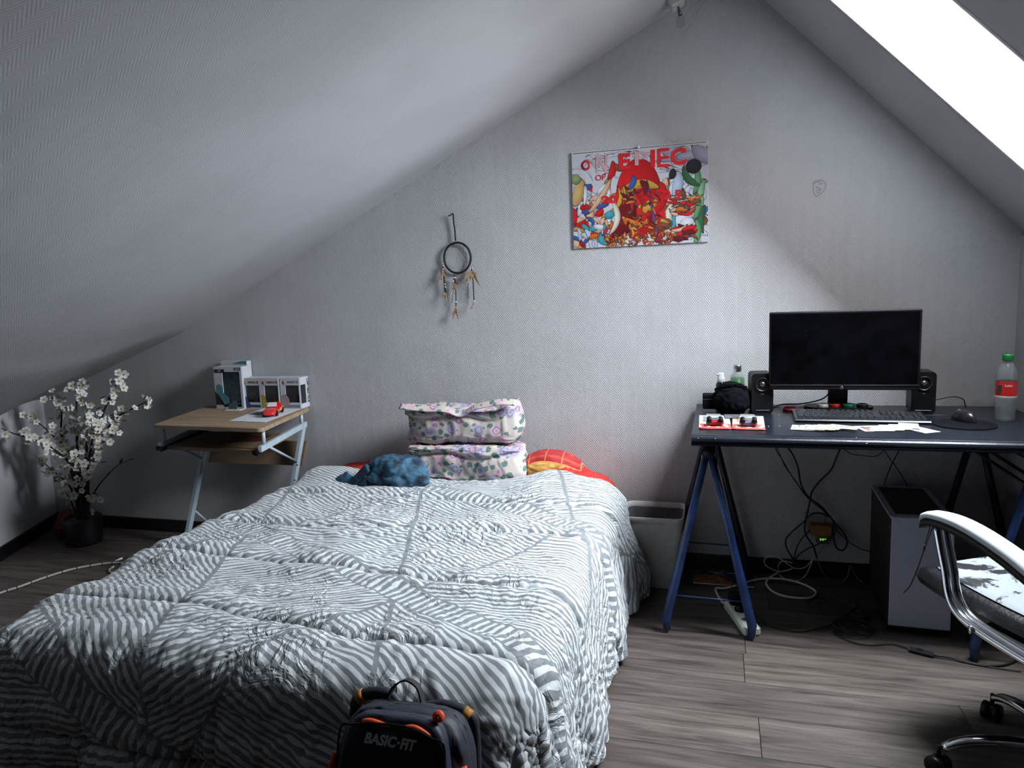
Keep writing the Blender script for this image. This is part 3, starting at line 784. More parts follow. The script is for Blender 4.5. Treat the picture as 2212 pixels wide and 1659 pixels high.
# loose corner of the bundle trailing to the left
uu = np.linspace(0, 1, 30); vv = np.linspace(-1, 1, 16); Ug, Vg = np.meshgrid(uu, vv)
xx = -.10 - .19 * Ug; zz_ = -.005 - .052 * Ug + .036 * Vg * (1 - .75 * Ug) + .012 * np.sin(Ug * 9 + Vg * 2); yy_ = -.02 - .03 * np.cos(Vg * 1.3) * (1 - .5 * Ug) + .012 * np.sin(Ug * 14 + Vg * 5)
gridmesh('trailing_corner', np.stack([xx, yy_, zz_], -1), M_batik, bl, thick=.02)

def plaid_mat():
    mt = bpy.data.materials.new('red_and_yellow_plaid'); mt.use_nodes = True; nt = mt.node_tree; b = nt.nodes['Principled BSDF']; b.inputs['Roughness'].default_value = .8
    tc = N(nt, 'ShaderNodeTexCoord'); sp = N(nt, 'ShaderNodeSeparateXYZ'); nt.links.new(tc.outputs['Object'], sp.inputs[0])
    arch = mathn(nt, 'ADD', sp.outputs[2], mathn(nt, 'MULTIPLY', mathn(nt, 'POWER', mathn(nt, 'ABSOLUTE', sp.outputs[0]), 2.0), 2.6))
    red = mathn(nt, 'GREATER_THAN', arch, .047)
    ln = mathn(nt, 'LESS_THAN', mathn(nt, 'PINGPONG', mathn(nt, 'ADD', sp.outputs[0], .013), .038), .002)
    st = mathn(nt, 'LESS_THAN', mathn(nt, 'PINGPONG', arch, .011), .0035)
    m0 = N(nt, 'ShaderNodeMix', data_type='RGBA'); nt.links.new(red, m0.inputs['Factor']); m0.inputs['A'].default_value = (.66, .42, .10, 1); m0.inputs['B'].default_value = (.36, .02, .025, 1)
    m1 = N(nt, 'ShaderNodeMix', data_type='RGBA'); nt.links.new(mathn(nt, 'MULTIPLY', st, .45), m1.inputs['Factor']); nt.links.new(m0.outputs['Result'], m1.inputs['A']); m1.inputs['B'].default_value = (.70, .10, .04, 1)
    m2 = N(nt, 'ShaderNodeMix', data_type='RGBA'); nt.links.new(mathn(nt, 'MULTIPLY', ln, .8), m2.inputs['Factor']); nt.links.new(m1.outputs['Result'], m2.inputs['A']); m2.inputs['B'].default_value = (.70, .28, .10, 1)
    nt.links.new(m2.outputs['Result'], b.inputs['Base Color']); return mt
blob('cushion', plaid_mat(), 'plump red and yellow plaid cushion behind the duvet by the wall', 'cushion', (-.715, -.135, .475), (.29, .17, .15), 6.1, .10)
# red pillow slumped over the corner of the bed
pillow('pillow', M_red, 'plain bright red pillow slumped over the right corner of the bed', 'pillow', (-.565, -.150, .405), (.30, .24, .11), rot=rotm(0, .42, .05), seed=4, crumple=.012)
pillow('pillow', M_red, 'plain red pillow, only its corner seen left of the blue bundle', 'pillow', (-1.66, -.155, .420), (.26, .24, .075), rot=rotm(0, -.10, 0), seed=9)

# ================================================================== BIG DESK
M_desk = mat('blue_black_lacquered_board', (.0045, .0065, .011), .32, col2=(.003, .0042, .0075), scale=9, bump=.06, bscale=60, spec=.28, coat=.03)
desk = thing('desk_top', 'long blue-black desk top with a ribbed rounded edge lying on two trestles', 'desk top', (.50, -.36, .715))
dx0, dx1, dyb, dyf = -.088, 1.088, -.016, -.690
prof = [(dyb, .749), (dyf + .045, .749), (dyf + .030, .7475), (dyf + .026, .7455), (dyf + .020, .7470), (dyf + .010, .7455), (dyf + .003, .741), (dyf, .734), (dyf + .0015, .728), (dyf + .005, .7255), (dyf + .0015, .7235), (dyf + .001, .7175), (dyf + .004, .715), (dyb, .715)]
mb = MB(); n = len(prof)
vs = [Vector((dx0, y, z)) for y, z in prof] + [Vector((dx1, y, z)) for y, z in prof]
mb.add(vs, [tuple(range(n)), tuple(range(n, 2 * n))[::-1]]); mb.add(vs, [(i, (i + 1) % n, n + (i + 1) % n, n + i) for i in range(n)])
mb.build('board', M_desk, desk, world=True)
M_chip = mat('bare_chipped_board', (.55, .50, .40), .8)
mb = MB()
for (px, py, wd) in ((1872, 958, .006), (1927, 963, .004), (2034, 964, .004), (2118, 967, .003), (1545, 938, .003), (1508, 934, .003)):
    v = onY(px, py, dyf + .003); mb.box((v.x, dyf + .0025, min(max(v.z, .7165), .742)), (wd, .003, .0022), bev=.0006)
for (px, py) in ((1684, 920), (2110, 912), (1683, 896), (1660, 921), (1850, 946)):
    v = onZ(px, py, .7492); mb.box((v.x, max(v.y, dyf + .03), .7489), (.004, .004, .0010))
c_ = mb.build('chips', M_chip, desk, world=True); c_['kind'] = 'stuff'; c_['label'] = 'pale chips where the lacquer is worn off'

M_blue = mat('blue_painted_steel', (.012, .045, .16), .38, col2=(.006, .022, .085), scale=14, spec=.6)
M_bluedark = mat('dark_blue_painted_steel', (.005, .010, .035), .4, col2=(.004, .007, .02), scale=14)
def trestle(xc, label):
    y0, y1 = -.635, -.075
    t = thing('trestle', label, 'trestle', (xc, (y0 + y1) / 2, 0), group=None)
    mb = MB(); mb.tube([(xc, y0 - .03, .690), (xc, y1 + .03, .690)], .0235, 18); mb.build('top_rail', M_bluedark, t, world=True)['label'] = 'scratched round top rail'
    mb = MB(); mb.lathe([(0, -.001), (.019, -.001), (.019, .003), (0, .003)], (xc, y0 - .034, .690), 16, axis='y'); mb.build('end_cap', M_black, t, world=True)
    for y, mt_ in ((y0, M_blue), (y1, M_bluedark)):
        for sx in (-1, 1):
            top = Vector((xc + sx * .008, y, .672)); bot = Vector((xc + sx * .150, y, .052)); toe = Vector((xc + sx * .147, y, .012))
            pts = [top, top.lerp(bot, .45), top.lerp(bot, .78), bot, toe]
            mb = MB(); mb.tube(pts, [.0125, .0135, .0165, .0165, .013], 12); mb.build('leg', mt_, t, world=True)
        mb = MB(); z = .145; hw = .150 - (z - .052) / .62 * .142
        mb.tube([(xc - hw, y, z), (xc + hw, y, z - .004)], .0032, 8); mb.build('cross_bar', M_blue, t, world=True)
    for sx in (-1, 1):
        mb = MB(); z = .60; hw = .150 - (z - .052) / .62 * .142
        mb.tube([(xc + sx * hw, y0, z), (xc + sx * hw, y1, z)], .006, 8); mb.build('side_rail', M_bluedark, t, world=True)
    return t
trestle(-.032, 'blue steel trestle under the left end of the desk, beside the bin')
trestle(.962, 'blue steel trestle under the right end of the desk, behind the computer')

# ---- monitor
mon = thing('monitor', 'large black flat computer monitor, switched off', 'monitor', (.453, -.22, .75))
mx0, mx1, mz0, mz1, my = .1905, .7165, .846, 1.147, -.25
M_screen = mat('black_glossy_screen', (.002, .002, .003), .25, col2=(.0010, .0010, .0014), spec=.10)
mb = MB(); mb.box(((mx0 + mx1) / 2, my + .012, (mz0 + mz1) / 2), (mx1 - mx0, .022, mz1 - mz0), bev=.004); mb.build('housing', M_black, mon, world=True)
mb = MB(); mb.box(((mx0 + mx1) / 2, my + .0005, (mz0 + .022 + mz1 - .008) / 2), (mx1 - mx0 - .016, .0016, mz1 - mz0 - .030), bev=.0005); mb.build('screen', M_screen, mon, world=True)
mb = MB(); mb.box(((mx0 + mx1) / 2, my - .0008, mz0 + .0195), (mx1 - mx0 - .006, .002, .0016)); mb.build('lower_bezel_line', M_silver, mon, world=True)
mb = MB(); mb.box((.453, my + .035, .99), (.22, .03, .16), bev=.01); mb.box((.453, my + .065, .915), (.07, .05, .05), bev=.006); mb.box((.453, my + .105, .85), (.07, .03, .17), bev=.006); mb.build('stand_neck', M_black, mon, world=True)
mb = MB(); mb.prism([(.453 + .125 * math.cos(a) * (abs(math.cos(a)) ** -.3 if abs(math.cos(a)) > .01 else 1), -.165 + .065 * math.sin(a)) for a in [2 * PI * k / 36 for k in range(36)]], .7495, .772); mb.build('stand_base', M_black, mon, world=True)
M_logo = mat('grey_logo', (.25, .26, .28), .3, .6)
lg = onY(1818, 842, my - .001)
mb = MB(); mb.lathe([(.0048, -.0004), (.0056, -.0004), (.0056, .0004), (.0048, .0004), (.0048, -.0004)], (lg.x, my - .0006, .8552), 24, axis='y'); lgo = mb.build('round_logo', M_logo, mon, world=True)
text('hp', 'logo_lettering', .0085, M_logo, mon, (lg.x - .453, my - .0014 + .22, .8555 - .75), shear=.25)

# ---- speakers
M_cone = mat('speaker_cone', (.02, .02, .024), .25, col2=(.012, .012, .015)); M_gloss = mat('glossy_black_dome', (.03, .03, .035), .08, spec=.9, coat=1.0)
def speaker(x, y, label, rz):
    t = thing('desktop_speaker', label, 'speaker', (x, y, .75), rz=rz, group='pair of desktop speakers')
    mb = MB()
    # cabinet with rounded front outline
    w, h, dp, rr = .082, .158, .10, .014
    poly = []
    for cx2, cz2, a0 in ((w / 2 - rr, h - rr, 0), (-w / 2 + rr, h - rr, PI / 2), (-w / 2 + rr, rr, PI), (w / 2 - rr, rr, 1.5 * PI)):
        for k in range(6): a = a0 + k * PI / 10; poly.append((cx2 + rr * math.cos(a), cz2 + rr * math.sin(a)))
    Mx = Matrix(((1, 0, 0, 0), (0, 0, 1, 0), (0, 1, 0, 0), (0, 0, 0, 1)))
    mb.prism(poly, -dp / 2, dp / 2, Mx); mb.build('cabinet', M_black, t)
    mb = MB(); mb.lathe([(.0235, 0), (.027, -.003), (.0265, -.005), (.024, -.004), (.0225, .001), (.012, .006), (0, .006)], (0, -dp / 2, .115), 28, axis='y'); mb.build('driver', M_cone, t)
    mb = MB(); mb.lathe([(.0125, 0), (.0115, -.004), (.008, -.0075), (.003, -.0095), (0, -.0098)], (0, -dp / 2 + .004, .115), 20, axis='y'); mb.build('dome', M_gloss, t)
    mb = MB(); mb.box((0, -dp / 2 - .0005, .012), (.055, .003, .003), bev=.001); mb.build('trim_line', M_cone, t)
    text('logi', 'lettering', .008, M_logo, t, (0, -dp / 2 - .0008, .078))
    return t
speaker(.163, -.185, 'black desktop speaker left of the monitor beside the green bottle', .10)
speaker(.745, -.150, 'black desktop speaker half behind the right side of the monitor', -.05)

# ---- keyboard
kb = thing('keyboard', 'black full-size computer keyboard with a glossy front edge', 'keyboard', (.497, -.325, .7495), rz=-.02)
mb = MB(); W2, D2 = .222, .074
prof = [(-D2 - .006, .002), (-D2 - .010, .006), (-D2 - .006, .011), (-D2, .013), (D2, .021), (D2 + .004, .012), (D2 + .002, 0), (-D2, 0)]
n = len(prof); vs = [(-W2, y, z) for y, z in prof] + [(W2, y, z) for y, z in prof]
mb.add(vs, [tuple(range(n)), tuple(range(n, 2 * n))[::-1]]); mb.add(vs, [(i, (i + 1) % n, n + (i + 1) % n, n + i) for i in range(n)])
mb.build('case', mat('glossy_black_keyboard_case', (.005, .005, .007), .25, col2=(.004, .004, .005), spec=.3), kb)
M_key = mat('dark_grey_key', (.016, .018, .022), .38, col2=(.011, .012, .015), spec=.3)
keym = {}
def key(x, y, w, d=.0155):
    k = round(w, 4)
    if k not in keym:
        mb = MB(); q = []
        for z, s_ in ((0, 0), (.006, .0018)):
            q += [(-w / 2 + s_, -d / 2 + s_, z), (w / 2 - s_, -d / 2 + s_, z), (w / 2 - s_, d / 2 - s_, z), (-w / 2 + s_, d / 2 - s_, z)]
        mb.add(q, [(3, 2, 1, 0), (4, 5, 6, 7)] + [(i, (i + 1) % 4, 4 + (i + 1) % 4, 4 + i) for i in range(4)])
        o = mb.build('key', M_key, kb); keym[k] = o
    else:
        o = keym[k].copy(); COL.objects.link(o); o.parent = kb
    o.location = (x, y, .0125 + (y + D2) / (2 * D2) * .008); o.rotation_euler = (.054, 0, 0)
P_ = .0187
rows = [(-.052, [1.25, 1.25, 1.25, 6.25, 1.25, 1.25, 1.25, 1.25]), (-.033, [1.25] + [1] * 11 + [2.75]), (-.0145, [1.75] + [1] * 12 + [1.25]), (.004, [1.5] + [1] * 12 + [1.5]), (.0225, [1] * 13 + [2]), (.049, [1, -1] + [1] * 4 + [-.5] + [1] * 4 + [-.5] + [1] * 4)]
for y, ks in rows:
    x = -.212
    for k in ks:
        if k > 0: key(x + k * P_ / 2, y, k * P_ - .0022)
        x += abs(k) * P_
for y, cols in ((-.052, (0, 1, 2)), (-.033, (1,)), (.004, (0, 1, 2)), (.0225, (0, 1, 2)), (.049, (0, 1, 2))):
    for c2 in cols: key(.078 + c2 * P_ + P_ / 2, y, P_ - .0022)
for y in (-.052, -.033, -.0145, .004, .0225):
    for c2 in range(4):
        if y == -.052 and c2 == 1: continue
        key(.139 + c2 * P_ + P_ / 2 + (0 if not (y == -.052 and c2 == 0) else P_ / 2), y, (P_ if not (y == -.052 and c2 == 0) else 2 * P_) - .0022)

# ---- mouse pad and mouse
mp_ = MB(); mp_.prism([(.820 + .098 * math.cos(2 * PI * k / 48), -.405 + .098 * math.sin(2 * PI * k / 48)) for k in range(48)], .7495, .7525)
mp_.single('mouse_pad', M_blackm, 'round black mouse pad at the right end of the desk', 'mouse pad', (.82, -.405, .7495))
ms = thing('computer_mouse', 'black computer mouse on the round pad', 'mouse', (.838, -.345, .7525), rz=.25)
u = np.linspace(0, 2 * PI, 33); v = np.linspace(0, PI / 2, 12); U, V = np.meshgrid(u, v)
X = .031 * np.cos(U) * np.cos(V) ** .6 * (1 + .12 * np.sin(U)); Y = .056 * np.sin(U) * np.cos(V) ** .6; Z = .036 * np.sin(V) * (1 - .18 * np.sin(U) * np.cos(V)) + .001
gridmesh('shell', np.stack([X, Y, Z], -1), mat('satin_black_mouse_shell', (.006, .006, .009), .3), ms)
mb = MB(); mb.lathe([(0, -.003), (.009, -.003), (.0098, 0), (.009, .003), (0, .003)], (0, .033, .026), 16, axis='x'); mb.build('scroll_wheel', M_silver, ms)
mb = MB(); mb.tube(smooth_path([(0, .052, .008), (-.01, .075, .003), (-.035, .10, .002), (-.11, .10, .002)], 5), .0018, 6); mb.build('cable', M_rubber, ms)

# ---- cables on the desk
def cable(name, pts, r, mt, label, cat='cable', n=6, origin=None, seg=7, cap=True):
    P = smooth_path(pts, n); mb = MB(); mb.tube(P, r, seg, cap)
    og = origin or P[0]
    return mb.single(name, mt, label, cat, og)
def fy(Y, *q): return [onY(px, py, Y) for px, py in q]
def fz(Z, *q): return [onZ(px, py, Z) for px, py in q]
cable('speaker_cable', fy(-.06, (2011, 865), (2030, 862), (2050, 858), (2064, 857), (2077, 861), (2084, 869)) + [Vector((1.0, -.030, .70)) + Vector((-.055, .022, 0))], .0022, M_rubber, 'black cable arching from the right speaker over the desk edge')
cable('monitor_cable', [onZ(1664, 882, .752), onZ(1680, 876, .753), Vector((.26, -.10, .765)), Vector((.33, -.12, .772)), Vector((.40, -.16, .80)), Vector((.43, -.19, .85))], .0028, M_rubber, 'black cable running from the left speaker to behind the monitor')
cable('charging_cable', fz(.7515, (1700, 877), (1715, 880), (1735, 879), (1752, 875), (1768, 882), (1752, 886), (1790, 888)), .0012, M_rubber, 'thin black cable lying on the desk behind the keyboard')

# ---- bottle caps
def cap_(px, py, mt, label, r=.0205, h=.0135):
    v = onY(px, py, -.198)
    mb = MB(); prof = [(0, 0), (r, 0), (r, h * .8), (r * .93, h), (r * .80, h), (r * .80, h * .45), (0, h * .45)]
    mb.lathe(prof, (v.x, v.y, .7722), 24)
    for k in range(24):
        a = 2 * PI * k / 24; mb.box((v.x + r * math.cos(a), v.y + r * math.sin(a), .7722 + h * .4), (.0012, .0012, h * .75), rot=rotm(0, 0, a))
    return mb.single('bottle_cap', mt, label, 'bottle cap', (v.x, v.y, .7722), group='bottle caps in front of the monitor')
cap_(1778, 872, mat('white_cap_plastic', (.75, .74, .66), .4), 'white bottle cap, leftmost in the row under the monitor')
cap_(1803, 876, mat('red_cap_plastic', (.55, .02, .02), .35), 'red bottle cap in the row under the monitor')
cap_(1833, 877, mat('green_cap_plastic', (.01, .20, .09), .35), 'green bottle cap in the row under the monitor')
cap_(1863, 876, mat('black_cap_plastic', (.012, .012, .015), .3), 'black bottle cap, rightmost in the row under the monitor')

# ---- bracelet
br = thing('bracelet', 'pink and red rubber bracelet with a red beaded charm on the desk', 'bracelet', (.278, -.165, .7495))
mb = MB(); mb.lathe([(.0265, 0), (.029, 0), (.0295, .007), (.029, .014), (.0265, .014), (.026, .007), (.0265, 0)], (0, 0, 0), 40)
mb.build('band', mat('pink_rubber', (.75, .10, .16), .4, col2=(.62, .04, .06), scale=30), br)
mb = MB()
for k in range(26):
    z = 1 - 2 * (k + .5) / 26; rr = math.sqrt(1 - z * z); a = 2.4 * k
    mb.lathe([(0, -.0022), (.0016, -.0015), (.0022, 0), (.0016, .0015), (0, .0022)], (.013 + .0065 * rr * math.cos(a), -.036 + .0065 * rr * math.sin(a), .009 + .0065 * z), 6)
mb.build('beaded_charm', mat('red_beads', (.50, .01, .015), .25, col2=(.75, .35, .1), scale=300), br)

# ---- toiletries
gb = thing('mouthwash_bottle', 'small bottle half full of green liquid with a silver cap', 'bottle', (.078, -.085, .7495))
M_clear = bpy.data.materials.new('clear_plastic'); M_clear.use_nodes = True; nt = M_clear.node_tree; nt.nodes.remove(nt.nodes['Principled BSDF'])
def thin_clear(nt, tint, gloss=.05, ior=1.35, haze=.10, hazecol=(.6, .62, .62)):
    tr = N(nt, 'ShaderNodeBsdfTransparent'); tr.inputs[0].default_value = (*tint, 1); gl = N(nt, 'ShaderNodeBsdfGlossy'); gl.inputs['Roughness'].default_value = gloss
    df = N(nt, 'ShaderNodeBsdfDiffuse'); df.inputs[0].default_value = (*hazecol, 1)
    m1 = N(nt, 'ShaderNodeMixShader'); m2 = N(nt, 'ShaderNodeMixShader'); m1.inputs[0].default_value = haze
    nt.links.new(tr.outputs[0], m1.inputs[1]); nt.links.new(df.outputs[0], m1.inputs[2]); nt.links.new(facing_factor(nt, .03, .5, 4.0), m2.inputs[0]); nt.links.new(m1.outputs[0], m2.inputs[1]); nt.links.new(gl.outputs[0], m2.inputs[2])
    nt.links.new(m2.outputs[0], nt.nodes['Material Output'].inputs[0])
thin_clear(nt, (.86, .90, .90), haze=.22)
mb = MB(); mb.lathe([(0, 0), (.026, 0), (.029, .004), (.029, .118), (.026, .132), (.015, .145), (.0135, .150), (.0135, .158)], (0, 0, 0), 28); mb.build('bottle_body', M_clear, gb)
mb = MB(); mb.lathe([(0, .002), (.0275, .003), (.0275, .124), (0, .124)], (0, 0, 0), 24); mb.build('green_liquid', mat('green_liquid', (.04, .30, .05), .2, col2=(.03, .24, .04)), gb)
mb = MB(); mb.lathe([(.0155, .150), (.0165, .152), (.0165, .174), (.0150, .177), (0, .177)], (0, 0, 0), 28); mb.build('screw_cap', M_silver, gb)
mb = MB(); mb.lathe([(0, 0), (.012, 0), (.012, .0008), (0, .0008)], (0, -.0285, .092), 20, axis='y'); mb.build('round_emblem', mat('pale_green_print', (.35, .60, .32), .4), gb)
pb = thing('pump_bottle', 'small dark bottle with a white pump head behind the black case', 'bottle', (.012, -.085, .7495))
mb = MB(); mb.lathe([(0, 0), (.020, 0), (.021, .006), (.021, .095), (.014, .108), (.011, .112), (0, .112)], (0, 0, 0), 24); mb.build('bottle_body', mat('black_glass', (.006, .006, .008), .1, spec=.8), pb)
mb = MB(); mb.lathe([(.0145, .104), (.0155, .108), (.0155, .124), (.0125, .127), (.0125, .139), (.009, .144), (0, .144)], (0, 0, 0), 20); mb.box((-.010, -.006, .137), (.018, .008, .009), bev=.003); mb.build('pump_head', M_white, pb)

# ---- black case and box
bc = blob('camera_case', M_blackm, 'bulky black padded case on the desk left of the speaker', 'case', (.052, -.215, .802), (.135, .105, .128), 4.0, .14)
mb = MB(); mb.tube([Vector((-.055, -.02, .02)), Vector((-.062, -.03, .045)), Vector((-.03, -.03, .064)), Vector((.03, -.03, .066)), Vector((.058, -.02, .05))], .005, 8); mb.build('carry_strap', M_blackm, bc)
mb = MB(); mb.box((-.022, -.195, .792), (.075, .06, .058), rot=rotm(0, 0, .04), bev=.003)
bx = thing('black_box', 'small matt black cardboard box at the left back of the desk', 'box', (-.022, -.195, .7495))
for_ = mb.build('carton', M_blackm, bx, world=True)
mb = MB(); mb.box((-.022, -.2255, .803), (.073, .0012, .002), rot=rotm(0, 0, .04)); mb.build('lid_edge', mat('dark_grey_edge', (.05, .05, .055), .6), bx, world=True)

# ---- bottle of soft drink
sb = thing('soft_drink_bottle', 'empty clear drinks bottle with green cap and red label', 'bottle', (.972, -.315, .7495))
mb = MB()
prof = [(0, .004), (.012, .003), (.022, 0), (.029, .004), (.031, .014), (.0305, .030), (.032, .050), (.030, .062), (.0335, .076), (.0335, .085), (.0325, .088), (.0325, .142), (.0335, .146), (.033, .158), (.028, .180), (.019, .198), (.0135, .206), (.0130, .212), (.0130, .222)]
mb.lathe(prof, (0, 0, 0), 32); M_pet = bpy.data.materials.new('clear_bottle_plastic'); M_pet.use_nodes = True; ntp = M_pet.node_tree; ntp.nodes.remove(ntp.nodes['Principled BSDF']); thin_clear(ntp, (.80, .82, .82), haze=.10, ior=1.4, gloss=.1)
mb.build('bottle_body', M_pet, sb)
mb = MB(); mb.lathe([(0, .006), (.029, .006), (.0295, .022), (0, .022)], (0, 0, 0), 24); mb.build('drink_left', mat('pale_dregs', (.05, .05, .045), .2), sb) if False else None
mb = MB(); mb.lathe([(.0332, .090), (.0332, .141)], (0, 0, 0), 36); mb.build('label_sleeve', mat('red_label', (.36, .008, .010), .4, col2=(.30, .006, .008)), sb)
mb = MB(); mb.lathe([(.0335, .086), (.0335, .0905)], (0, 0, 0), 36); mb.build('white_band', mat('pale_band', (.45, .45, .42), .5), sb)
mb = MB(); mb.lathe([(.0150, .211), (.0165, .213), (.0165, .232), (.0150, .235), (0, .235)], (0, 0, 0), 28); 
for k in range(30): a = 2 * PI * k / 30; mb.box((.0165 * math.cos(a), .0165 * math.sin(a), .222), (.001, .001, .017), rot=rotm(0, 0, a))
mb.build('screw_cap', mat('green_cap', (.005, .11, .02), .35), sb)
M_lt = mat('pale_print', (.62, .55, .50), .5)
dirc = (CAM_C - Vector((.972, -.315, .85))); ac = math.atan2(dirc.y, dirc.x)
for (tx, off, z, szz) in (('Luka', .0, .128, .012),):
    a = ac + .18; text(tx, 'label_lettering', szz, M_lt, sb, (.0338 * math.cos(a), .0338 * math.sin(a), z), rot=(PI / 2, 0, a + PI / 2))
mb = MB(); a = ac - .62; mb.box((.0336 * math.cos(a), .0336 * math.sin(a), .115), (.0012, .016, .030), rot=rotm(0, 0, a), bev=.0004); mb.build('dark_print_patch', mat('dark_print', (.03, .02, .012), .5), sb)

# ---- toy car blister packs
def blister(cx2, cy2, rz, label, carcol, artf):
    t = thing('toy_car_pack', label, 'toy pack', (cx2, cy2, .7495), rz=rz, group='opened toy car packs on the desk')
    M = Matrix.Translation((0, 0, .0022))
    printed('backing_card', .112, .26, 40, 70, artf, t, M, M_printmatt, .0016)
    mb = MB(); mb.tube(smooth_path([(-.056, -.133, .003), (-.02, -.136, .003), (.02, -.1345, .003), (.056, -.133, .003)], 3), .0035, 6, flat=.8); mb.build('curled_card_edge', mat('red_card_edge', (.60, .07, .06), .5), t)
    # clear blister
    mb = MB(); mb.box((-.004, .035, .010), (.062, .10, .016), bev=.006); mb.build('blister', M_clear, t)
    # upside-down car: body, chassis plate, four wheels
    mb = MB(); mb.box((0, -.075, .014), (.062, .034, .020), bev=.006); mb.build('car_body', carcol, t)
    mb = MB(); mb.box((0, -.075, .0255), (.048, .020, .004), bev=.001); mb.box((0, -.075, .0285), (.030, .008, .003)); mb.build('chassis', M_silver, t)
    for sx in (-1, 1):
        for sy in (-1, 1):
            mb = MB(); mb.lathe([(0, -.004), (.0085, -.004), (.0095, -.002), (.0095, .002), (.0085, .004), (0, .004)], (sx * .020, -.075 + sy * .018, .024), 16, axis='y'); mb.build('wheel', M_black, t)
    return t
def art_a(U, V):
    c = np.tile(np.array([.32, .32, .34]), (len(U), 1)); c[V < .34] = (.42, .06, .045)
    k = (V < .30) & (np.sin(U * 22 + V * 9) > .35); c[k] = (.70, .66, .64); k = (V < .12); c[k] = (.42, .05, .04)
    k = (np.abs(U - .45) < .33) & (V > .5) & (V < .95); c[k] = (.30, .31, .33); k = k & (np.sin(U * 30) * np.sin(V * 20) > .7); c[k] = (.08, .08, .08); return c
def art_b(U, V):
    c = np.tile(np.array([.32, .32, .35]), (len(U), 1)); c[V < .34] = (.42, .06, .045)
    k = (V < .30) & (np.sin(U * 18 - V * 12) > .3); c[k] = (.72, .68, .66); c[V < .12] = (.42, .05, .04)
    k = (U < .80) & (V > .50) & (V < .90); c[k] = (.62, .50, .40); k2 = k & (np.sin((U + V) * 17) > .2); c[k2] = (.60, .20, .06); k3 = k & (np.sin((U - V) * 14 + 1) > .75); c[k3] = (.18, .40, .48); return c
M_cr = mat('dark_red_toy_paint', (.22, .01, .02), .25, coat=.6); M_cg = mat('violet_grey_toy_paint', (.09, .08, .13), .25, coat=.6)
blister(-.012, -.430, .02, 'opened toy car pack at the left corner of the desk, red car upside down', M_cr, art_a)
b2 = blister(.108, -.432, -.03, 'opened toy car pack with orange artwork beside the red car pack', M_cg, art_b)
text('CUP', 'card_lettering', .020, M_black, b2, (.006, .102, .0032), rot=(0, 0, 0), offset=.0006, sx=1.5)
# dark leaflet between the packs
mb = MB(); mb.box((.052, -.330, .7545), (.055, .075, .0015), rot=rotm(0, 0, .05))
mb.single('leaflet', mat('dark_grey_print', (.05, .05, .055), .4, col2=(.12, .12, .13), scale=60), 'small dark grey leaflet lying between the toy packs', 'leaflet', (.052, -.33, .7495))

# ---- playing cards
def card_art(kind, seed):
    r = np.random.RandomState(seed)
    def f(U, V):
        c = np.tile(np.array([.34, .32, .25] if kind == 'tarot' else [.42, .43, .47]), (len(U), 1))
        c[(np.minimum(U, 1 - U) < .03) | (np.minimum(V, 1 - V) < .02)] = (.16, .15, .13) if kind == 'tarot' else (.36, .37, .40)
        if kind == 'tarot':
            sd = r.rand(26, 2); pc = np.array([(.25, .27, .25), (.62, .33, .10), (.55, .50, .40), (.12, .12, .12), (.68, .62, .50), (.35, .20, .12)])[r.randint(0, 6, 26)]
            k = (np.abs(U - .5) < .36) & (np.abs(V - .5) < .38); c[k] = cellart(U[k], V[k], sd, pc, line=.02)
            k = (np.abs(U - .5) < .42) & ((np.abs(V - .93) < .025) | (np.abs(V - .07) < .025)) & (np.sin(U * 50) > .3); c[k] = (.08, .08, .08)
        elif kind == 'face':
            sd = r.rand(20, 2); pc = np.array([(.55, .06, .05), (.05, .05, .06), (.70, .62, .30), (.80, .80, .80)])[r.randint(0, 4, 20)]
            k = (np.abs(U - .5) < .30) & (np.abs(V - .5) < .33); c[k] = cellart(U[k], V[k], sd, pc, line=.03)
        elif kind == 'pips':
            for (a, b) in ((.3, .2), (.7, .2), (.3, .5), (.7, .5), (.3, .8), (.7, .8)):
                k = (np.abs(U - a) / .09 + np.abs(V - b) / .06) < 1; c[k] = (.03, .03, .03)
        return c
    return f
def playing_card(x, y, z, rz, kind, seed, label, group, size=(.058, .088), tl=0.0):
    M = Matrix.Identity(4)
    o = printed('playing_card', size[0], size[1], 26, 36, card_art(kind, seed), None, M, M_printmatt, .0005)
    o.location = (x, y, z); o.rotation_euler = (0, tl, rz); WM[o] = Matrix.Translation((x, y, z))
    return tag(o, label, 'playing card', group)
x0, y0 = onZ(1716, 921, .75).x, -.520
for k in range(11):
    f = k / 10.; xx = .278 + .0125 * k + (.018 if k == 10 else 0)
    lab = ('cream illustrated card on top at the right end of the fanned row' if k == 10 else 'cream illustrated card at the left end of the fanned row' if k == 0 else '%s cream card from the left in the fanned row of cream cards' % ('first', 'second', 'third', 'fourth', 'fifth', 'sixth', 'seventh', 'eighth', 'ninth', 'tenth')[k])
    playing_card(xx, -.515 - .012 * f + (.006 if k % 3 == 0 else 0), .7500 + .0007 * (k + 1), (-.16 - .40 * f) if k < 10 else -1.95, 'tarot', 30 + k, lab, 'fan of cream playing cards', (.056, .088), tl=0)
lab2 = ['white court card at the left end of the row left of the mouse pad', 'white pip card second in the white row', 'white plain card in the white row, third from the left', 'white plain card in the middle of the white row', 'white pip card second from the right in the white row', 'white card pulled out at the right end of the row']
for k, (px, py, kind, rz) in enumerate(((1876, 926, 'face', .22), (1903, 926, 'pips', .10), (1925, 925, 'plain', .02), (1945, 924, 'plain', -.06), (1963, 922, 'plain', -.18), (1992, 929, 'pips', .52))):
    v = onZ(px, py, .75); playing_card(v.x, v.y, .7500 + .0008 * (k + 1 if k < 5 else 0.6), rz + (PI / 2 if k == 5 else 0) * 0, kind, 60 + k, lab2[k], 'row of white playing cards', (.062, .092))

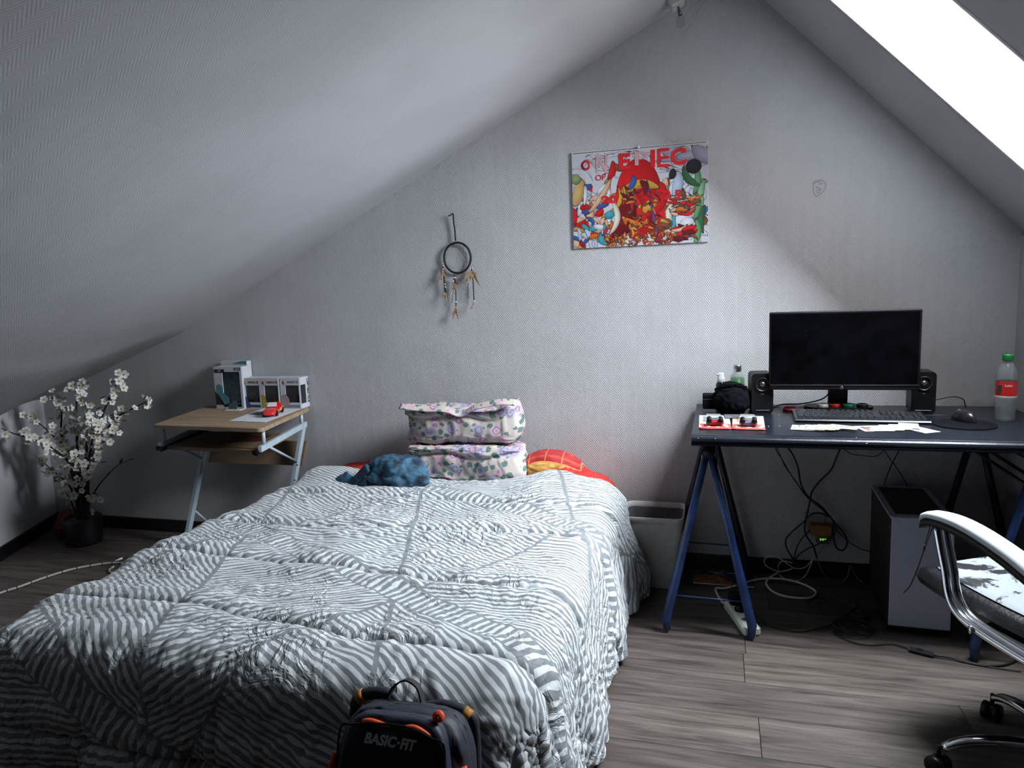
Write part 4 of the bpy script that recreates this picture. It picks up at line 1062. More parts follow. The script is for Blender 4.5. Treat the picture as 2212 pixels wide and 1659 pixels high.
# ================================================================== SMALL DESK
def sd(u, v, z):   # u across 0..1, v depth 0 (front) .. 1 (back); the desk stands slightly askew in the corner
    FL, FR, BL, BR = Vector((-2.478, -.548)), Vector((-1.880, -.572)), Vector((-2.590, -.030)), Vector((-1.975, -.032))
    p = FL.lerp(FR, u).lerp(BL.lerp(BR, u), v); return Vector((p.x, p.y, z))
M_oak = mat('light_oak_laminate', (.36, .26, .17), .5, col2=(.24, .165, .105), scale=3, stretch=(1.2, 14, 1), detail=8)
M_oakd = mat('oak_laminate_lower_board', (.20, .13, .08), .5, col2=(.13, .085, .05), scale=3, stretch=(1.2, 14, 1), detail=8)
M_steel = mat('pale_blue_grey_steel', (.42, .50, .56), .35, col2=(.36, .44, .50), spec=.5)
sdk = thing('computer_desk', 'small oak-topped computer desk on slanted pale steel legs in the left corner', 'desk', tuple(sd(.5, .5, 0)))
def slab(u0, u1, v0, v1, z0, z1, rc=.05):
    mb = MB(); poly = []
    for (u_, v_, a0) in ((u1 - rc, v1 - rc, 0), (u0 + rc, v1 - rc, PI / 2), (u0 + rc, v0 + rc, PI), (u1 - rc, v0 + rc, 1.5 * PI)):
        for k in range(6):
            a = a0 + k * PI / 10; poly.append((u_ + rc * math.cos(a), v_ + rc * math.sin(a)))
    n = len(poly); vs = [sd(u_, v_, z0) for u_, v_ in poly] + [sd(u_, v_, z1 - .0015) for u_, v_ in poly]
    cu_, cv_ = (u0 + u1) / 2, (v0 + v1) / 2
    vs += [sd(cu_ + (u_ - cu_) * .994, cv_ + (v_ - cv_) * .994, z1) for u_, v_ in poly]
    mb.add(vs, [tuple(range(n))[::-1], tuple(range(2 * n, 3 * n))] + [(i, (i + 1) % n, n + (i + 1) % n, n + i) for i in range(n)] + [(n + i, n + (i + 1) % n, 2 * n + (i + 1) % n, 2 * n + i) for i in range(n)])
    return mb
slab(0, 1, 0, 1, .703, .720).build('table_top', M_oak, sdk, world=True)
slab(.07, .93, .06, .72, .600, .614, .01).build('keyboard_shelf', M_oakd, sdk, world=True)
def qbar(mb, a, b, w, h):
    a, b = Vector(a), Vector(b); d = (b - a); L = d.length; t = d.normalized(); up = Vector((0, 0, 1)) if abs(t.z) < .95 else Vector((0, 1, 0))
    s_ = t.cross(up).normalized(); u_ = s_.cross(t)
    q = [a + s_ * (w / 2) * i + u_ * (h / 2) * j for i, j in ((-1, -1), (1, -1), (1, 1), (-1, 1))]; q += [p + d for p in q]
    mb.add(q, [(3, 2, 1, 0), (4, 5, 6, 7)] + [(i, (i + 1) % 4, 4 + (i + 1) % 4, 4 + i) for i in range(4)])
for side, uu_ in (('left', .045), ('right', .955)):
    mb = MB(); qbar(mb, sd(uu_, .02, .624), sd(uu_, .965, .636), .016, .026); mb.build('side_rail', M_steel, sdk, world=True)
    for vv_ in (.10, .88):
        mb = MB(); mb.tube([sd(uu_, vv_, .634), sd(uu_, vv_, .703)], .0085, 12); mb.build('post', M_steel, sdk, world=True)
    top = sd(uu_, .90, .630); bot = sd(uu_, .9, .0); bot.y = -.205; bot.x = top.x - .115 + (.0 if side == 'left' else .02); bot.z = .012; top.z = .628
    mb = MB(); qbar(mb, bot, top, .018, .030); mb.build('leg', M_steel, sdk, world=True)
    lerp = bot.lerp(top, .72)
    mb = MB(); mb.tube([sd(uu_, .18, .616), lerp], .0062, 10); mb.build('diagonal_brace', M_steel, sdk, world=True)
    lo = bot.lerp(top, .30); mb = MB(); mb.tube([lo, Vector((lo.x - .01, -.025, .055))], .0062, 10); mb.build('foot_brace', M_steel, sdk, world=True)
    mb = MB(); qbar(mb, Vector((bot.x, -.235, .008)), Vector((bot.x - .01, -.022, .008)), .020, .014); mb.build('foot_bar', M_steel, sdk, world=True)
    mb = MB(); q = sd(uu_, -.005, .618); mb.box(q + Vector((-.012 if side == 'right' else .008, -.004, -.004)), (.030, .016, .020), bev=.003); mb.build('runner_end', M_black, sdk, world=True)
    if side == 'right':
        for f in (.58, .70):
            q = bot.lerp(top, f); mb = MB(); mb.lathe([(0, 0), (.004, 0), (.004, .002), (0, .002)], q + Vector((.009, -.012, 0)), 10, axis='x'); mb.build('bolt', M_black, sdk, world=True)
mb = MB(); qbar(mb, sd(.07, -.005, .606), sd(.10, .75, .622), .010, .016); qbar(mb, sd(.93, -.005, .606), sd(.90, .75, .622), .010, .016); mb.build('shelf_runner', M_black, sdk, world=True)
mb = MB(); vs = []
for (u_, z) in ((.045, .43), (.955, .43), (.955, .545), (.045, .545)):
    p = sd(u_, .86, z); p.y = -.095 + (z - .43) * .35; p.x -= .06 * (.63 - z) / .6 * 1.1; vs.append(p)
vs += [v + Vector((0, .014, 0)) for v in vs]
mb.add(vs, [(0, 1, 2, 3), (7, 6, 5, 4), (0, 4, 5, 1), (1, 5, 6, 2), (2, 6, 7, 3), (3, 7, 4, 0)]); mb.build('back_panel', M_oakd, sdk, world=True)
# red and dark papers on the shelf
mb = MB(); mb.box(sd(.66, .45, .6165), (.16, .12, .003), rot=rotm(0, 0, .2)); mb.single('papers', mat('red_and_dark_papers', (.12, .01, .01), .5, col2=(.02, .02, .02), scale=30), 'dark and red papers on the shelf under the small desk top', 'papers', sd(.66, .45, .6145))

# paper, card and toy car on the top
ang_ = .045
mb = MB(); q = [onZ(495, 909, .7215), onZ(573, 912, .7215), onZ(650, 883, .7215), onZ(568, 882, .7215)]
q = q + [v - Vector((0, 0, .001)) for v in q]; mb.add(q, [(0, 1, 2, 3), (7, 6, 5, 4), (0, 4, 5, 1), (1, 5, 6, 2), (2, 6, 7, 3), (3, 7, 4, 0)])
mb.single('sheet_of_paper', mat('white_paper', (.62, .63, .70), .7, col2=(.56, .58, .66), scale=12), 'white sheet of paper under the red toy car', 'paper', (-2.07, -.25, .7205))
v0, v1 = onZ(546, 897, .722), onZ(575, 890, .722)
mb = MB(); mb.box(((v0.x + v1.x) / 2, (v0.y + v1.y) / 2, .7220), (.085, .060, .001), rot=rotm(0, 0, -.1)); mb.single('dark_card', mat('dark_grey_card', (.10, .10, .11), .5, col2=(.06, .06, .065), scale=50), 'dark grey card on the white paper in front of the toy car', 'card', ((v0.x + v1.x) / 2, (v0.y + v1.y) / 2, .7216))
M_toy = mat('bright_red_toy_paint', (.70, .012, .015), .18, col2=(.62, .01, .012), coat=1.0)
tc_ = thing('toy_car', 'glossy red toy car with a yellow side flash on the paper', 'toy car', (-2.035, -.262, .7225), rz=-1.22)
tc_.scale = (1.12, 1.12, 1.12)
# x forward
L2 = .078; st = []
secs = [(-.078, .012, .036, .026), (-.070, .008, .052, .033), (-.045, .006, .056, .036), (-.020, .006, .055, .035), (.010, .006, .056, .033), (.040, .006, .057, .031), (.062, .007, .054, .027), (.076, .009, .044, .021), (.081, .011, .030, .016)]
vs = []; 
for (x, zb, w, zt) in secs:
    for k in range(12):
        a = 2 * PI * k / 12; cy2 = math.copysign(abs(math.cos(a)) ** .5, math.cos(a)); sz2 = math.copysign(abs(math.sin(a)) ** .5, math.sin(a))
        vs.append((x, w / 2 * cy2, (zb + zt) / 2 + (zt - zb) / 2 * sz2))
ns = len(secs); fs = [(i * 12 + k, i * 12 + (k + 1) % 12, (i + 1) * 12 + (k + 1) % 12, (i + 1) * 12 + k) for i in range(ns - 1) for k in range(12)] + [tuple(range(12))[::-1], tuple(range((ns - 1) * 12, ns * 12))]
mb = MB(); mb.add(vs, fs, True); mb.build('car_body', M_toy, tc_)
mb = MB(); vs = []
for (x, w, z) in ((-.052, .046, .034), (-.038, .036, .050), (-.008, .036, .051), (.014, .046, .033)): vs += [(x, -w / 2, z), (x, w / 2, z)]
vs += [(.014, -.023, .028), (.014, .023, .028), (-.052, -.023, .028), (-.052, .023, .028)]
mb.add(vs, [(0, 1, 3, 2), (2, 3, 5, 4), (4, 5, 7, 6), (6, 7, 9, 8), (0, 2, 10), (1, 11, 3), (2, 4, 8, 10), (3, 11, 9, 5), (4, 6, 8), (5, 9, 7), (8, 9, 11, 10), (0, 10, 11, 1)]); mb.build('cabin', M_toy, tc_)
mb = MB(); mb.add([(-.0065, -.0165, .0500), (-.0065, .0165, .0500), (.0135, .021, .0350), (.0135, -.021, .0350), (-.004, -.0165, .0510), (-.004, .0165, .0510), (.016, .021, .0358), (.016, -.021, .0358)], [(0, 1, 2, 3), (7, 6, 5, 4), (0, 4, 5, 1), (1, 5, 6, 2), (2, 6, 7, 3), (3, 7, 4, 0)]); mb.build('windscreen', mat('pale_windscreen', (.60, .60, .62), .15), tc_)
mb = MB(); mb.box((-.052, 0, .042), (.012, .050, .003), bev=.001); mb.box((-.052, .018, .037), (.006, .003, .010)); mb.box((-.052, -.018, .037), (.006, .003, .010)); mb.build('spoiler', M_toy, tc_)
mb = MB(); mb.prism([(-.060, .012), (-.010, .014), (.020, .018), (-.005, .021), (.008, .026), (-.020, .026), (-.060, .030)], .0278, .0290, Matrix(((1, 0, 0, 0), (0, 0, 1, 0), (0, 1, 0, 0), (0, 0, 0, 1)))); mb.build('side_flash', mat('yellow_flash', (.75, .32, .03), .3), tc_)
mb = MB(); mb.prism([(-.060, .012), (-.010, .014), (.020, .018), (-.005, .021), (.008, .026), (-.020, .026), (-.060, .030)], -.0290, -.0278, Matrix(((1, 0, 0, 0), (0, 0, 1, 0), (0, 1, 0, 0), (0, 0, 0, 1)))); mb.build('side_flash', bpy.data.materials['yellow_flash'], tc_)
for x in (-.048, .046):
    for sy in (-1, 1):
        mb = MB(); mb.lathe([(0, -.005), (.010, -.005), (.0118, -.003), (.0118, .003), (.010, .005), (0, .005)], (x, sy * .0265, .0118), 18, axis='y'); mb.build('wheel', M_black, tc_)

# ---- collectible boxes (cartons with window; no figures)
M_carton = mat('white_grey_carton', (.52, .53, .57), .5, col2=(.46, .47, .52), scale=30)
M_cellw = mat('dark_window_film', (.010, .012, .016), .12, col2=(.02, .022, .03), scale=40, spec=.6)
M_ink = mat('black_ink', (.012, .012, .015), .6)
def carton(x0, x1, yf, yb, h, label, accent, band, cut, wl=.22, side_text=None, rz=0.0):
    w = x1 - x0; d = yb - yf
    t = thing('figure_box', label, 'box', ((x0 + x1) / 2, (yf + yb) / 2, .720), rz=rz, group='window cartons on the small desk')
    # body: front frame built from bars round a recessed window
    mb = MB(); th = .003; hx = w / 2; hy = d / 2
    wx0, wx1, wz0, wz1 = -hx + w * wl, hx - w * .05, h * .20, h * .76
    mb.box((0, .004, h / 2), (w, d - .008, h), bev=.0008)                     # inner block, set back behind the front frame
    y_ = -hy + .002
    mb.box(((-hx + wx0) / 2, y_, h / 2), (wx0 + hx, .005, h)); mb.box(((wx1 + hx) / 2, y_, h / 2), (hx - wx1, .005, h))
    mb.box(((wx0 + wx1) / 2, y_, wz0 / 2), (wx1 - wx0, .005, wz0)); mb.box(((wx0 + wx1) / 2, y_, (wz1 + h) / 2), (wx1 - wx0, .005, h - wz1))
    mb.build('carton', M_carton, t)
    mb = MB(); mb.box(((wx0 + wx1) / 2, y_ + .0016, (wz0 + wz1) / 2), (wx1 - wx0, .0012, wz1 - wz0)); mb.build('window', M_cellw, t)
    mb = MB(); mb.box((.03 * w, -hy - .0007, h * .085), (w * .86, .0006, h * .085)); mb.build('lower_band', band, t)
    mb = MB(); mb.box((.08 * w, -hy - .0007, h * .865), (w * .40, .0006, h * .07)); mb.box((.38 * w, -hy - .0007, h * .865), (w * .12, .0006, h * .09)); mb.build('title_print', accent, t)
    mb = MB(); mb.lathe([(0, 0), (.0095, 0), (.0095, .0008), (0, .0008)], (-.30 * w, -hy - .0012, h * .85), 20, axis='y'); mb.build('round_print', mat('faded_brown_print', (.30, .20, .16), .6), t)
    # plain coloured card at the lower left in place of the printed figure
    mb = MB(); Mx = Matrix(((1, 0, 0, 0), (0, 0, 1, 0), (0, 1, 0, 0), (0, 0, 0, 1)))
    mb.prism([(x * w, z * h) for x, z in cut[0]], -hy - .0012, -hy - .0004, Mx); mb.build('print_panel', cut[1], t)
    if side_text:
        mb = MB(); mb.box((hx + .0006, -.012, h * .46), (.0012, d * .52, h * .60)); mb.build('side_window', M_cellw, t)
        text_fit(side_text, 'side_lettering', .122, .0165, M_ink, t, (hx + .0014, hy - .0105, h * .53), rot=(0, PI / 2, 0), bold=.03)
    return t
M_bl = mat('blue_print', (.02, .05, .16), .5); M_ye = mat('yellow_print', (.42, .30, .05), .5); M_gr = mat('grey_print', (.20, .20, .22), .5); M_te = mat('teal_print', (.06, .24, .28), .5); M_pk = mat('skin_pink_print', (.36, .26, .26), .5); M_brn = mat('brown_print', (.22, .15, .12), .5)
h_ = .155
carton(-2.322, -2.212, -.100, -.012, h_, 'white window carton with blue print, left of the row of three', M_brn, M_bl, ([(-.42, .03), (-.42, .30), (-.30, .40), (-.20, .36), (-.16, .22), (-.05, .12), (-.08, .03)], M_bl))
carton(-2.211, -2.104, -.100, -.012, h_, 'white window carton with yellow print, middle of the row of three', M_brn, M_bl, ([(-.45, .03), (-.46, .45), (-.28, .45), (-.22, .25), (-.28, .03)], M_ye))
carton(-2.100, -1.992, -.094, -.008, h_, 'white window carton with black side lettering, right of the row of three', M_gr, M_gr, ([(-.48, .10), (-.46, .42), (-.25, .48), (-.08, .34), (-.06, .14), (-.20, .06)], M_pk), side_text='LUFFY GEAR FOUR', wl=.26, rz=.03)
tb = thing('figure_box', 'tall white and teal window carton at the left of the boxes', 'box', (-2.385, -.080, .720), group='window cartons on the small desk')
w, d, h = .165, .070, .215
mb = MB(); mb.box((0, .003, h / 2), (w, d - .006, h), bev=.0008)
for (x, z, ww, hh) in ((-w * .35, h / 2, w * .30, h), (w * .46, h / 2, w * .08, h), (.11 * w, h * .94, w * .62, h * .12), (.11 * w, .02 * h, w * .62, .04 * h)): mb.box((x, -d / 2 + .002, z), (ww, .005, hh))
mb.build('carton', M_carton, tb)
mb = MB(); mb.box((.11 * w, -d / 2 + .0035, h * .46), (w * .62, .0012, h * .84)); mb.build('window', mat('dark_teal_window_film', (.006, .014, .018), .12, col2=(.012, .04, .042), scale=45), tb)
Mx = Matrix(((1, 0, 0, 0), (0, 0, 1, 0), (0, 1, 0, 0), (0, 0, 0, 1)))
mb = MB(); mb.prism([(-w * .5, .02), (-w * .5, h * .42), (-w * .36, h * .30), (-w * .18, h * .02), (-w * .18, .02)], -d / 2 - .0010, -d / 2 - .0003, Mx); mb.build('dark_print_panel', M_ink, tb)
mb = MB(); mb.prism([(-w * .44, h * .42), (-w * .42, h * .56), (-w * .32, h * .60), (-w * .22, h * .52), (-w * .20, h * .38), (-w * .02, h * .28), (0, h * .14), (-w * .2, h * .10), (-w * .34, h * .30)], -d / 2 - .0016, -d / 2 - .0008, Mx); mb.build('teal_print_panel', M_te, tb)
mb = MB(); mb.box((-.29 * w, -d / 2 - .0008, h * .90), (w * .36, .0008, h * .085)); mb.box((.36 * w, -d / 2 - .0008, h * .945), (w * .22, .0008, h * .06)); mb.build('label_print', M_ink, tb)
text('OP', 'label_lettering', .013, M_carton, tb, (-.29 * w, -d / 2 - .0016, h * .90))
mb = MB(); mb.box((.36 * w, -d / 2 - .0014, h * .943), (w * .15, .0006, h * .022)); mb.build('white_bar_print', M_carton, tb)
tb2 = thing('figure_box', 'grey and teal carton standing behind the tall box, only its top seen', 'box', (-2.400, -.024, .720), group='window cartons on the small desk')
mb = MB(); mb.box((0, 0, .118), (.160, .036, .236), bev=.001); mb.build('carton', M_carton, tb2)
mb = MB(); mb.prism([(-.01, .222), (.045, .236), (.079, .236), (.079, .219)], -.0186, -.0180, Mx); mb.build('teal_print', M_te, tb2)
# small acrylic stand
as_ = thing('acrylic_stand', 'tiny clear and teal ornament on a white base beside the tall box', 'ornament', (-2.335, -.150, .720))
mb = MB(); mb.box((0, 0, .002), (.085, .045, .004), rot=rotm(0, 0, .1), bev=.001); mb.build('base', M_white, as_)
mb = MB(); mb.prism([(-.035, .004), (-.028, .02), (-.036, .026), (-.015, .034), (-.008, .046), (.004, .040), (.012, .048), (.018, .036), (.045, .038), (.045, .034), (.016, .028), (.020, .014), (.012, .004)], -.0015, .0015, Mx); mb.build('cutout', mat('smoky_teal_acrylic', (.035, .07, .08), .15, col2=(.10, .13, .14), scale=90), as_)

# ================================================================== PLANT
pc_ = Vector((-3.285, -.245, 0))
tree = thing('blossom_tree', 'artificial tree with white blossoms in a dark pot in the left corner', 'artificial plant', tuple(pc_))
mb = MB(); mb.lathe([(0, 0), (.082, 0), (.088, .010), (.096, .135), (.094, .145), (.088, .145), (.086, .128), (0, .128)], pc_, 30); mb.build('pot', mat('black_pot', (.006, .005, .008), .5), tree, world=True)
mb = MB(); mb.lathe([(.086, .129), (.05, .134), (0, .136)], pc_, 24); mb.build('soil', mat('brown_bark_filler', (.13, .055, .035), .9, col2=(.06, .02, .015), scale=60, bump=.8), tree, world=True)
M_bark = mat('dark_bark', (.03, .013, .009), .8, col2=(.018, .008, .006), scale=50, bump=.5)
M_petal = mat('white_petal', (.74, .73, .70), .6, col2=(.66, .66, .66), scale=40); M_stam = mat('yellow_stamens', (.60, .38, .05), .7); M_leaf = mat('dark_green_leaf', (.012, .035, .012), .5)
BR = [  # pixel course on the photograph and depth offset of the tip from the trunk
    ([(172, 1125), (166, 1075), (160, 1030), (150, 1000), (135, 985), (100, 960), (60, 945), (25, 935), (2, 925)], -.27, .011),
    ([(172, 1125), (165, 1060), (150, 1010), (138, 965), (112, 940), (85, 915), (48, 899)], -.15, .008),
    ([(174, 1125), (168, 1060), (162, 1010), (133, 945), (133, 890), (120, 860), (105, 862)], -.06, .009),
    ([(174, 1125), (170, 1060), (168, 1000), (166, 930), (165, 880), (170, 850), (192, 825)], -.03, .010),
    ([(184, 1122), (188, 1060), (189, 1000), (215, 915), (235, 862), (248, 838), (253, 818)], .09, .010),
    ([(186, 1122), (190, 1040), (192, 985), (222, 940), (255, 900), (282, 885), (305, 873), (328, 860)], .05, .009),
    ([(186, 1122), (188, 1030), (192, 1000), (207, 970), (240, 940), (264, 925)], -.05, .008),
    ([(180, 1122), (186, 1000), (188, 940), (188, 895), (180, 862)], -.08, .009),
    ([(170, 1125), (160, 1070), (142, 1040), (118, 1020), (95, 1000), (73, 982)], -.10, .007),
    ([(188, 1122), (192, 1085), (205, 1062), (216, 1045), (235, 1024), (258, 1003), (284, 992)], .0, .006),
    ([(168, 1125), (158, 1095), (150, 1075), (140, 1060)], -.14, .006),
    ([(188, 1122), (192, 1100), (196, 1080)], -.14, .006),
    ([(176, 1125), (176, 1060), (172, 1010), (160, 985)], -.16, .008),
    ([(178, 1125), (184, 1050), (196, 970), (205, 925), (212, 890)], -.14, .009)]
tips = []
for bi, (pp, dy, rad) in enumerate(BR):
    P = []
    for i, (px, py) in enumerate(pp):
        f = i / (len(pp) - 1); P.append(onY(px, py, pc_.y + dy * f ** 1.2))
    P[0] = Vector((pc_.x + (P[0].x - pc_.x) * .8, pc_.y + .01 * (bi % 3 - 1), .125))
    S = smooth_path(P, 4); mb = MB(); rr = [rad * (1 - .82 * i / (len(S) - 1)) for i in range(len(S))]
    mb.tube(S, rr, 7); mb.build('branch', M_bark, tree, world=True)
    tips.append((S, bi))
# blossom and leaf meshes, shared
mb = MB()
for k in range(5):
    a = 2 * PI * k / 5; ca, sa = math.cos(a), math.sin(a)
    pts = [(.002, 0, 0), (.008, -.0065, .002), (.0155, -.0075, .005), (.0195, 0, .0045), (.0155, .0075, .005), (.008, .0065, .002)]
    q = [(x * ca - y * sa, x * sa + y * ca, z) for x, y, z in pts]; mb.add(q, [(0, 1, 2, 3), (0, 3, 4, 5)], True)
mb.cur = 1
mb.lathe([(.0045, .001), (.0035, .005), (0, .0065)], (0, 0, 0), 7)
bl0 = mb.build('blossom', [M_petal, M_stam], tree, fixn=False)
mb = MB(); mb.add([(0, 0, 0), (.006, .012, .001), (.0065, .024, -.001), (0, .040, -.004), (-.0065, .024, -.001), (-.006, .012, .001), (0, .020, -.003)], [(0, 1, 2, 6), (2, 3, 6), (3, 4, 6), (4, 5, 0, 6)], True)
lf0 = mb.build('leaf', M_leaf, tree, fixn=False)
first_b = first_l = True; nb = 0
dens = {0: 30, 1: 22, 2: 24, 3: 28, 4: 24, 5: 22, 6: 18, 7: 26, 8: 14, 9: 0, 10: 7, 11: 5, 12: 18, 13: 26}
for S, bi in tips:
    n_ = len(S)
    for k in range(dens[bi]):
        f = random.uniform(.42 if bi not in (10, 11) else .6, 1.0); p = S[min(int(f * (n_ - 1)), n_ - 1)]
        jit = Vector((random.gauss(0, .020), random.gauss(0, .018), random.gauss(0, .020)))
        o = bl0 if first_b else bl0.copy()
        if not first_b: COL.objects.link(o); o.parent = tree
        first_b = False
        q = p + jit
        q.y = min(q.y, -.02)
        o.location = q - pc_; dirv = (CAM_C - p).normalized() * .9 + Vector((random.gauss(0, .5), random.gauss(0, .5), random.gauss(0, .5)))
        o.rotation_euler = dirv.to_track_quat('Z', 'Y').to_euler(); s_ = random.uniform(.85, 1.3); o.scale = (s_, s_, s_); nb += 1
for (px, py, dy, az, el) in ((245, 828, .09, .5, .9), (252, 822, .09, -.6, .9), (118, 905, -.02, 2.2, .3), (215, 862, .05, -1.0, .5), (248, 882, .02, -1.1, .3), (262, 910, .02, -1.6, .2), (118, 958, -.05, 1.8, .2), (105, 925, 0, 2.5, .2), (197, 945, -.05, -1, -.3), (118, 1014, -.1, 1.9, .3), (130, 1036, -.1, 1.6, -.2), (215, 1000, -.05, -1.2, .2), (200, 1065, -.05, -.6, -.5), (205, 885, -.05, -.9, .4), (275, 995, 0, -1.2, .3), (242, 1018, 0, 2.4, -.3), (258, 1003, 0, .4, .9), (160, 835, .05, 1.2, .6), (150, 1045, -.12, 2, -.3), (190, 1070, -.1, -.5, .2), (140, 905, 0, 1.4, .3), (232, 900, .0, -1.3, .4)):
    p = onY(px, py, min(pc_.y + dy, -.03)); o = lf0 if first_l else lf0.copy()
    if not first_l: COL.objects.link(o); o.parent = tree
    first_l = False; o.location = p - pc_; o.rotation_euler = (el, .3, az)
# red bag behind the pot
blob('red_bag', mat('dark_red_glitter_fabric', (.16, .008, .012), .6, col2=(.05, .003, .004), scale=120), 'small dark red bag on the floor behind the plant pot', 'bag', (-3.46, -.17, .066), (.15, .13, .155), 1.7, .2)

# ================================================================== DREAMCATCHER
dc0 = onY(988, 557, -.012)
dc = thing('dreamcatcher', 'black dreamcatcher with brown feathers hanging on the wall', 'dreamcatcher', (dc0.x, -.012, dc0.z))
def dcl(px, py, y=-.012): v = onY(px, py, y); return Vector((v.x - dc0.x, y + .012, v.z - dc0.z))
M_cord = mat('black_suede_cord', (.006, .006, .008), .8); rad_ = .0655
mb = MB(); mb.tube([Vector((rad_ * math.cos(a), 0, rad_ * 1.06 * math.sin(a))) for a in [2 * PI * k / 48 for k in range(49)]], .0052, 8, cap=False); mb.build('hoop', M_cord, dc)
mb = MB(); mb.tube([dcl(984, 520), dcl(983, 500), dcl(980, 480), dcl(979, 461, -.016)], .0034, 7); mb.tube([dcl(979, 461, -.016), dcl(974, 464, -.02), dcl(968, 467, -.024)], .0026, 7); mb.build('hanging_cord', M_cord, dc)
mb = MB(); K = 10; ring = [Vector((rad_ * math.cos(2 * PI * k / K), 0, rad_ * 1.06 * math.sin(2 * PI * k / K))) for k in range(K)]; rr_ = 1.0
lay = ring
for l in range(6):
    nx_ = [((lay[k] + lay[(k + 1) % K]) / 2) * .88 for k in range(K)]
    for k in range(K): mb.tube([lay[k], nx_[k]], .0004, 4, cap=False); mb.tube([nx_[k], lay[(k + 1) % K]], .0004, 4, cap=False)
    lay = nx_
mb.build('web', mat('pale_thread', (.42, .42, .42), .7), dc)
mb = MB(); mb.lathe([(0, -.003), (.003, -.002), (.004, 0), (.003, .002), (0, .003)], (-.002, -.002, -.003), 8); mb.build('centre_bead', mat('tan_bead', (.25, .2, .13), .5), dc)
for st in (([(957, 572), (959, 600), (962, 632)], .0036), ([(981, 592), (982, 610), (978, 640), (976, 655)], .0012), ([(983, 600), (985, 640), (985, 668)], .0026), ([(1012, 612), (1010, 625), (1012, 645)], .0016), ([(1019, 578), (1022, 610), (1024, 648)], .0024)):
    mb = MB(); mb.tube([dcl(*q, -.016) for q in st[0]], st[1], 6); mb.build('strand', M_cord, dc)
M_wb = mat('white_beads', (.75, .70, .68), .3); M_rb = mat('dark_red_beads', (.10, .008, .01), .3)
for (px, py, mt_) in ((957, 574, M_wb), (957, 578, M_rb), (957, 581, M_wb), (961, 614, M_wb), (961, 617, M_rb), (962, 620, M_wb), (980, 600, M_wb), (980, 603, M_rb), (979, 608, M_wb), (983, 600, M_wb), (983, 603, M_rb), (985, 652, M_wb), (1016, 580, M_wb), (1019, 583, M_rb), (1016, 587, M_wb), (1020, 580, M_wb), (1025, 650, M_wb)):
    mb = MB(); mb.lathe([(0, -.0026), (.0032, -.0024), (.0038, 0), (.0032, .0024), (0, .0026)], dcl(px, py, -.018), 10); mb.build('bead', mt_, dc)
M_fea = mat('brown_feather', (.22, .13, .08), .8, col2=(.42, .30, .21), scale=60)
def feather(a, b, bend, w):
    A, B = dcl(*a, -.020), dcl(*b, -.026); d = B - A; s_ = Vector((d.z, 0, -d.x)).normalized(); n = 12; vs = []; fs = []
    for i in range(n + 1):
        f = i / n; c = A + d * f + s_ * bend * math.sin(PI * f * .9); ww = w * math.sin(PI * min(f * 1.05 + .05, 1)) ** .7 * (1 - f * .75) * (1 + .25 * math.sin(i * 2.6))
        vs += [c - s_ * ww, c + Vector((0, -.002, 0)), c + s_ * ww]
    for i in range(n): fs += [(i * 3, i * 3 + 1, i * 3 + 4, i * 3 + 3), (i * 3 + 1, i * 3 + 2, i * 3 + 5, i * 3 + 4)]
    mb = MB(); mb.add(vs, fs, True); return mb.build('feather', M_fea, dc, fixn=False)
for fe in (((957, 583), (938, 619), -.006, .009), ((957, 584), (955, 612), .003, .010), ((958, 590), (965, 605), .0, .007), ((962, 632), (946, 642), -.006, .007), ((963, 634), (968, 652), .006, .007), ((981, 612), (985, 630), .0, .013), ((983, 612), (996, 614), -.004, .008), ((984, 614), (972, 648), .006, .003), ((985, 668), (963, 685), -.006, .004), ((985, 668), (978, 694), .003, .008), ((985, 668), (990, 697), -.003, .007), ((985, 662), (988, 680), 0, .009), ((1018, 585), (999, 612), .006, .010), ((1018, 585), (1008, 618), .004, .010), ((1020, 585), (1047, 628), .006, .006), ((1020, 586), (1032, 605), -.003, .010), ((1019, 588), (1016, 610), 0, .012), ((1025, 652), (1012, 669), -.007, .006), ((1026, 652), (1020, 662), 0, .007)):
    feather(*fe)

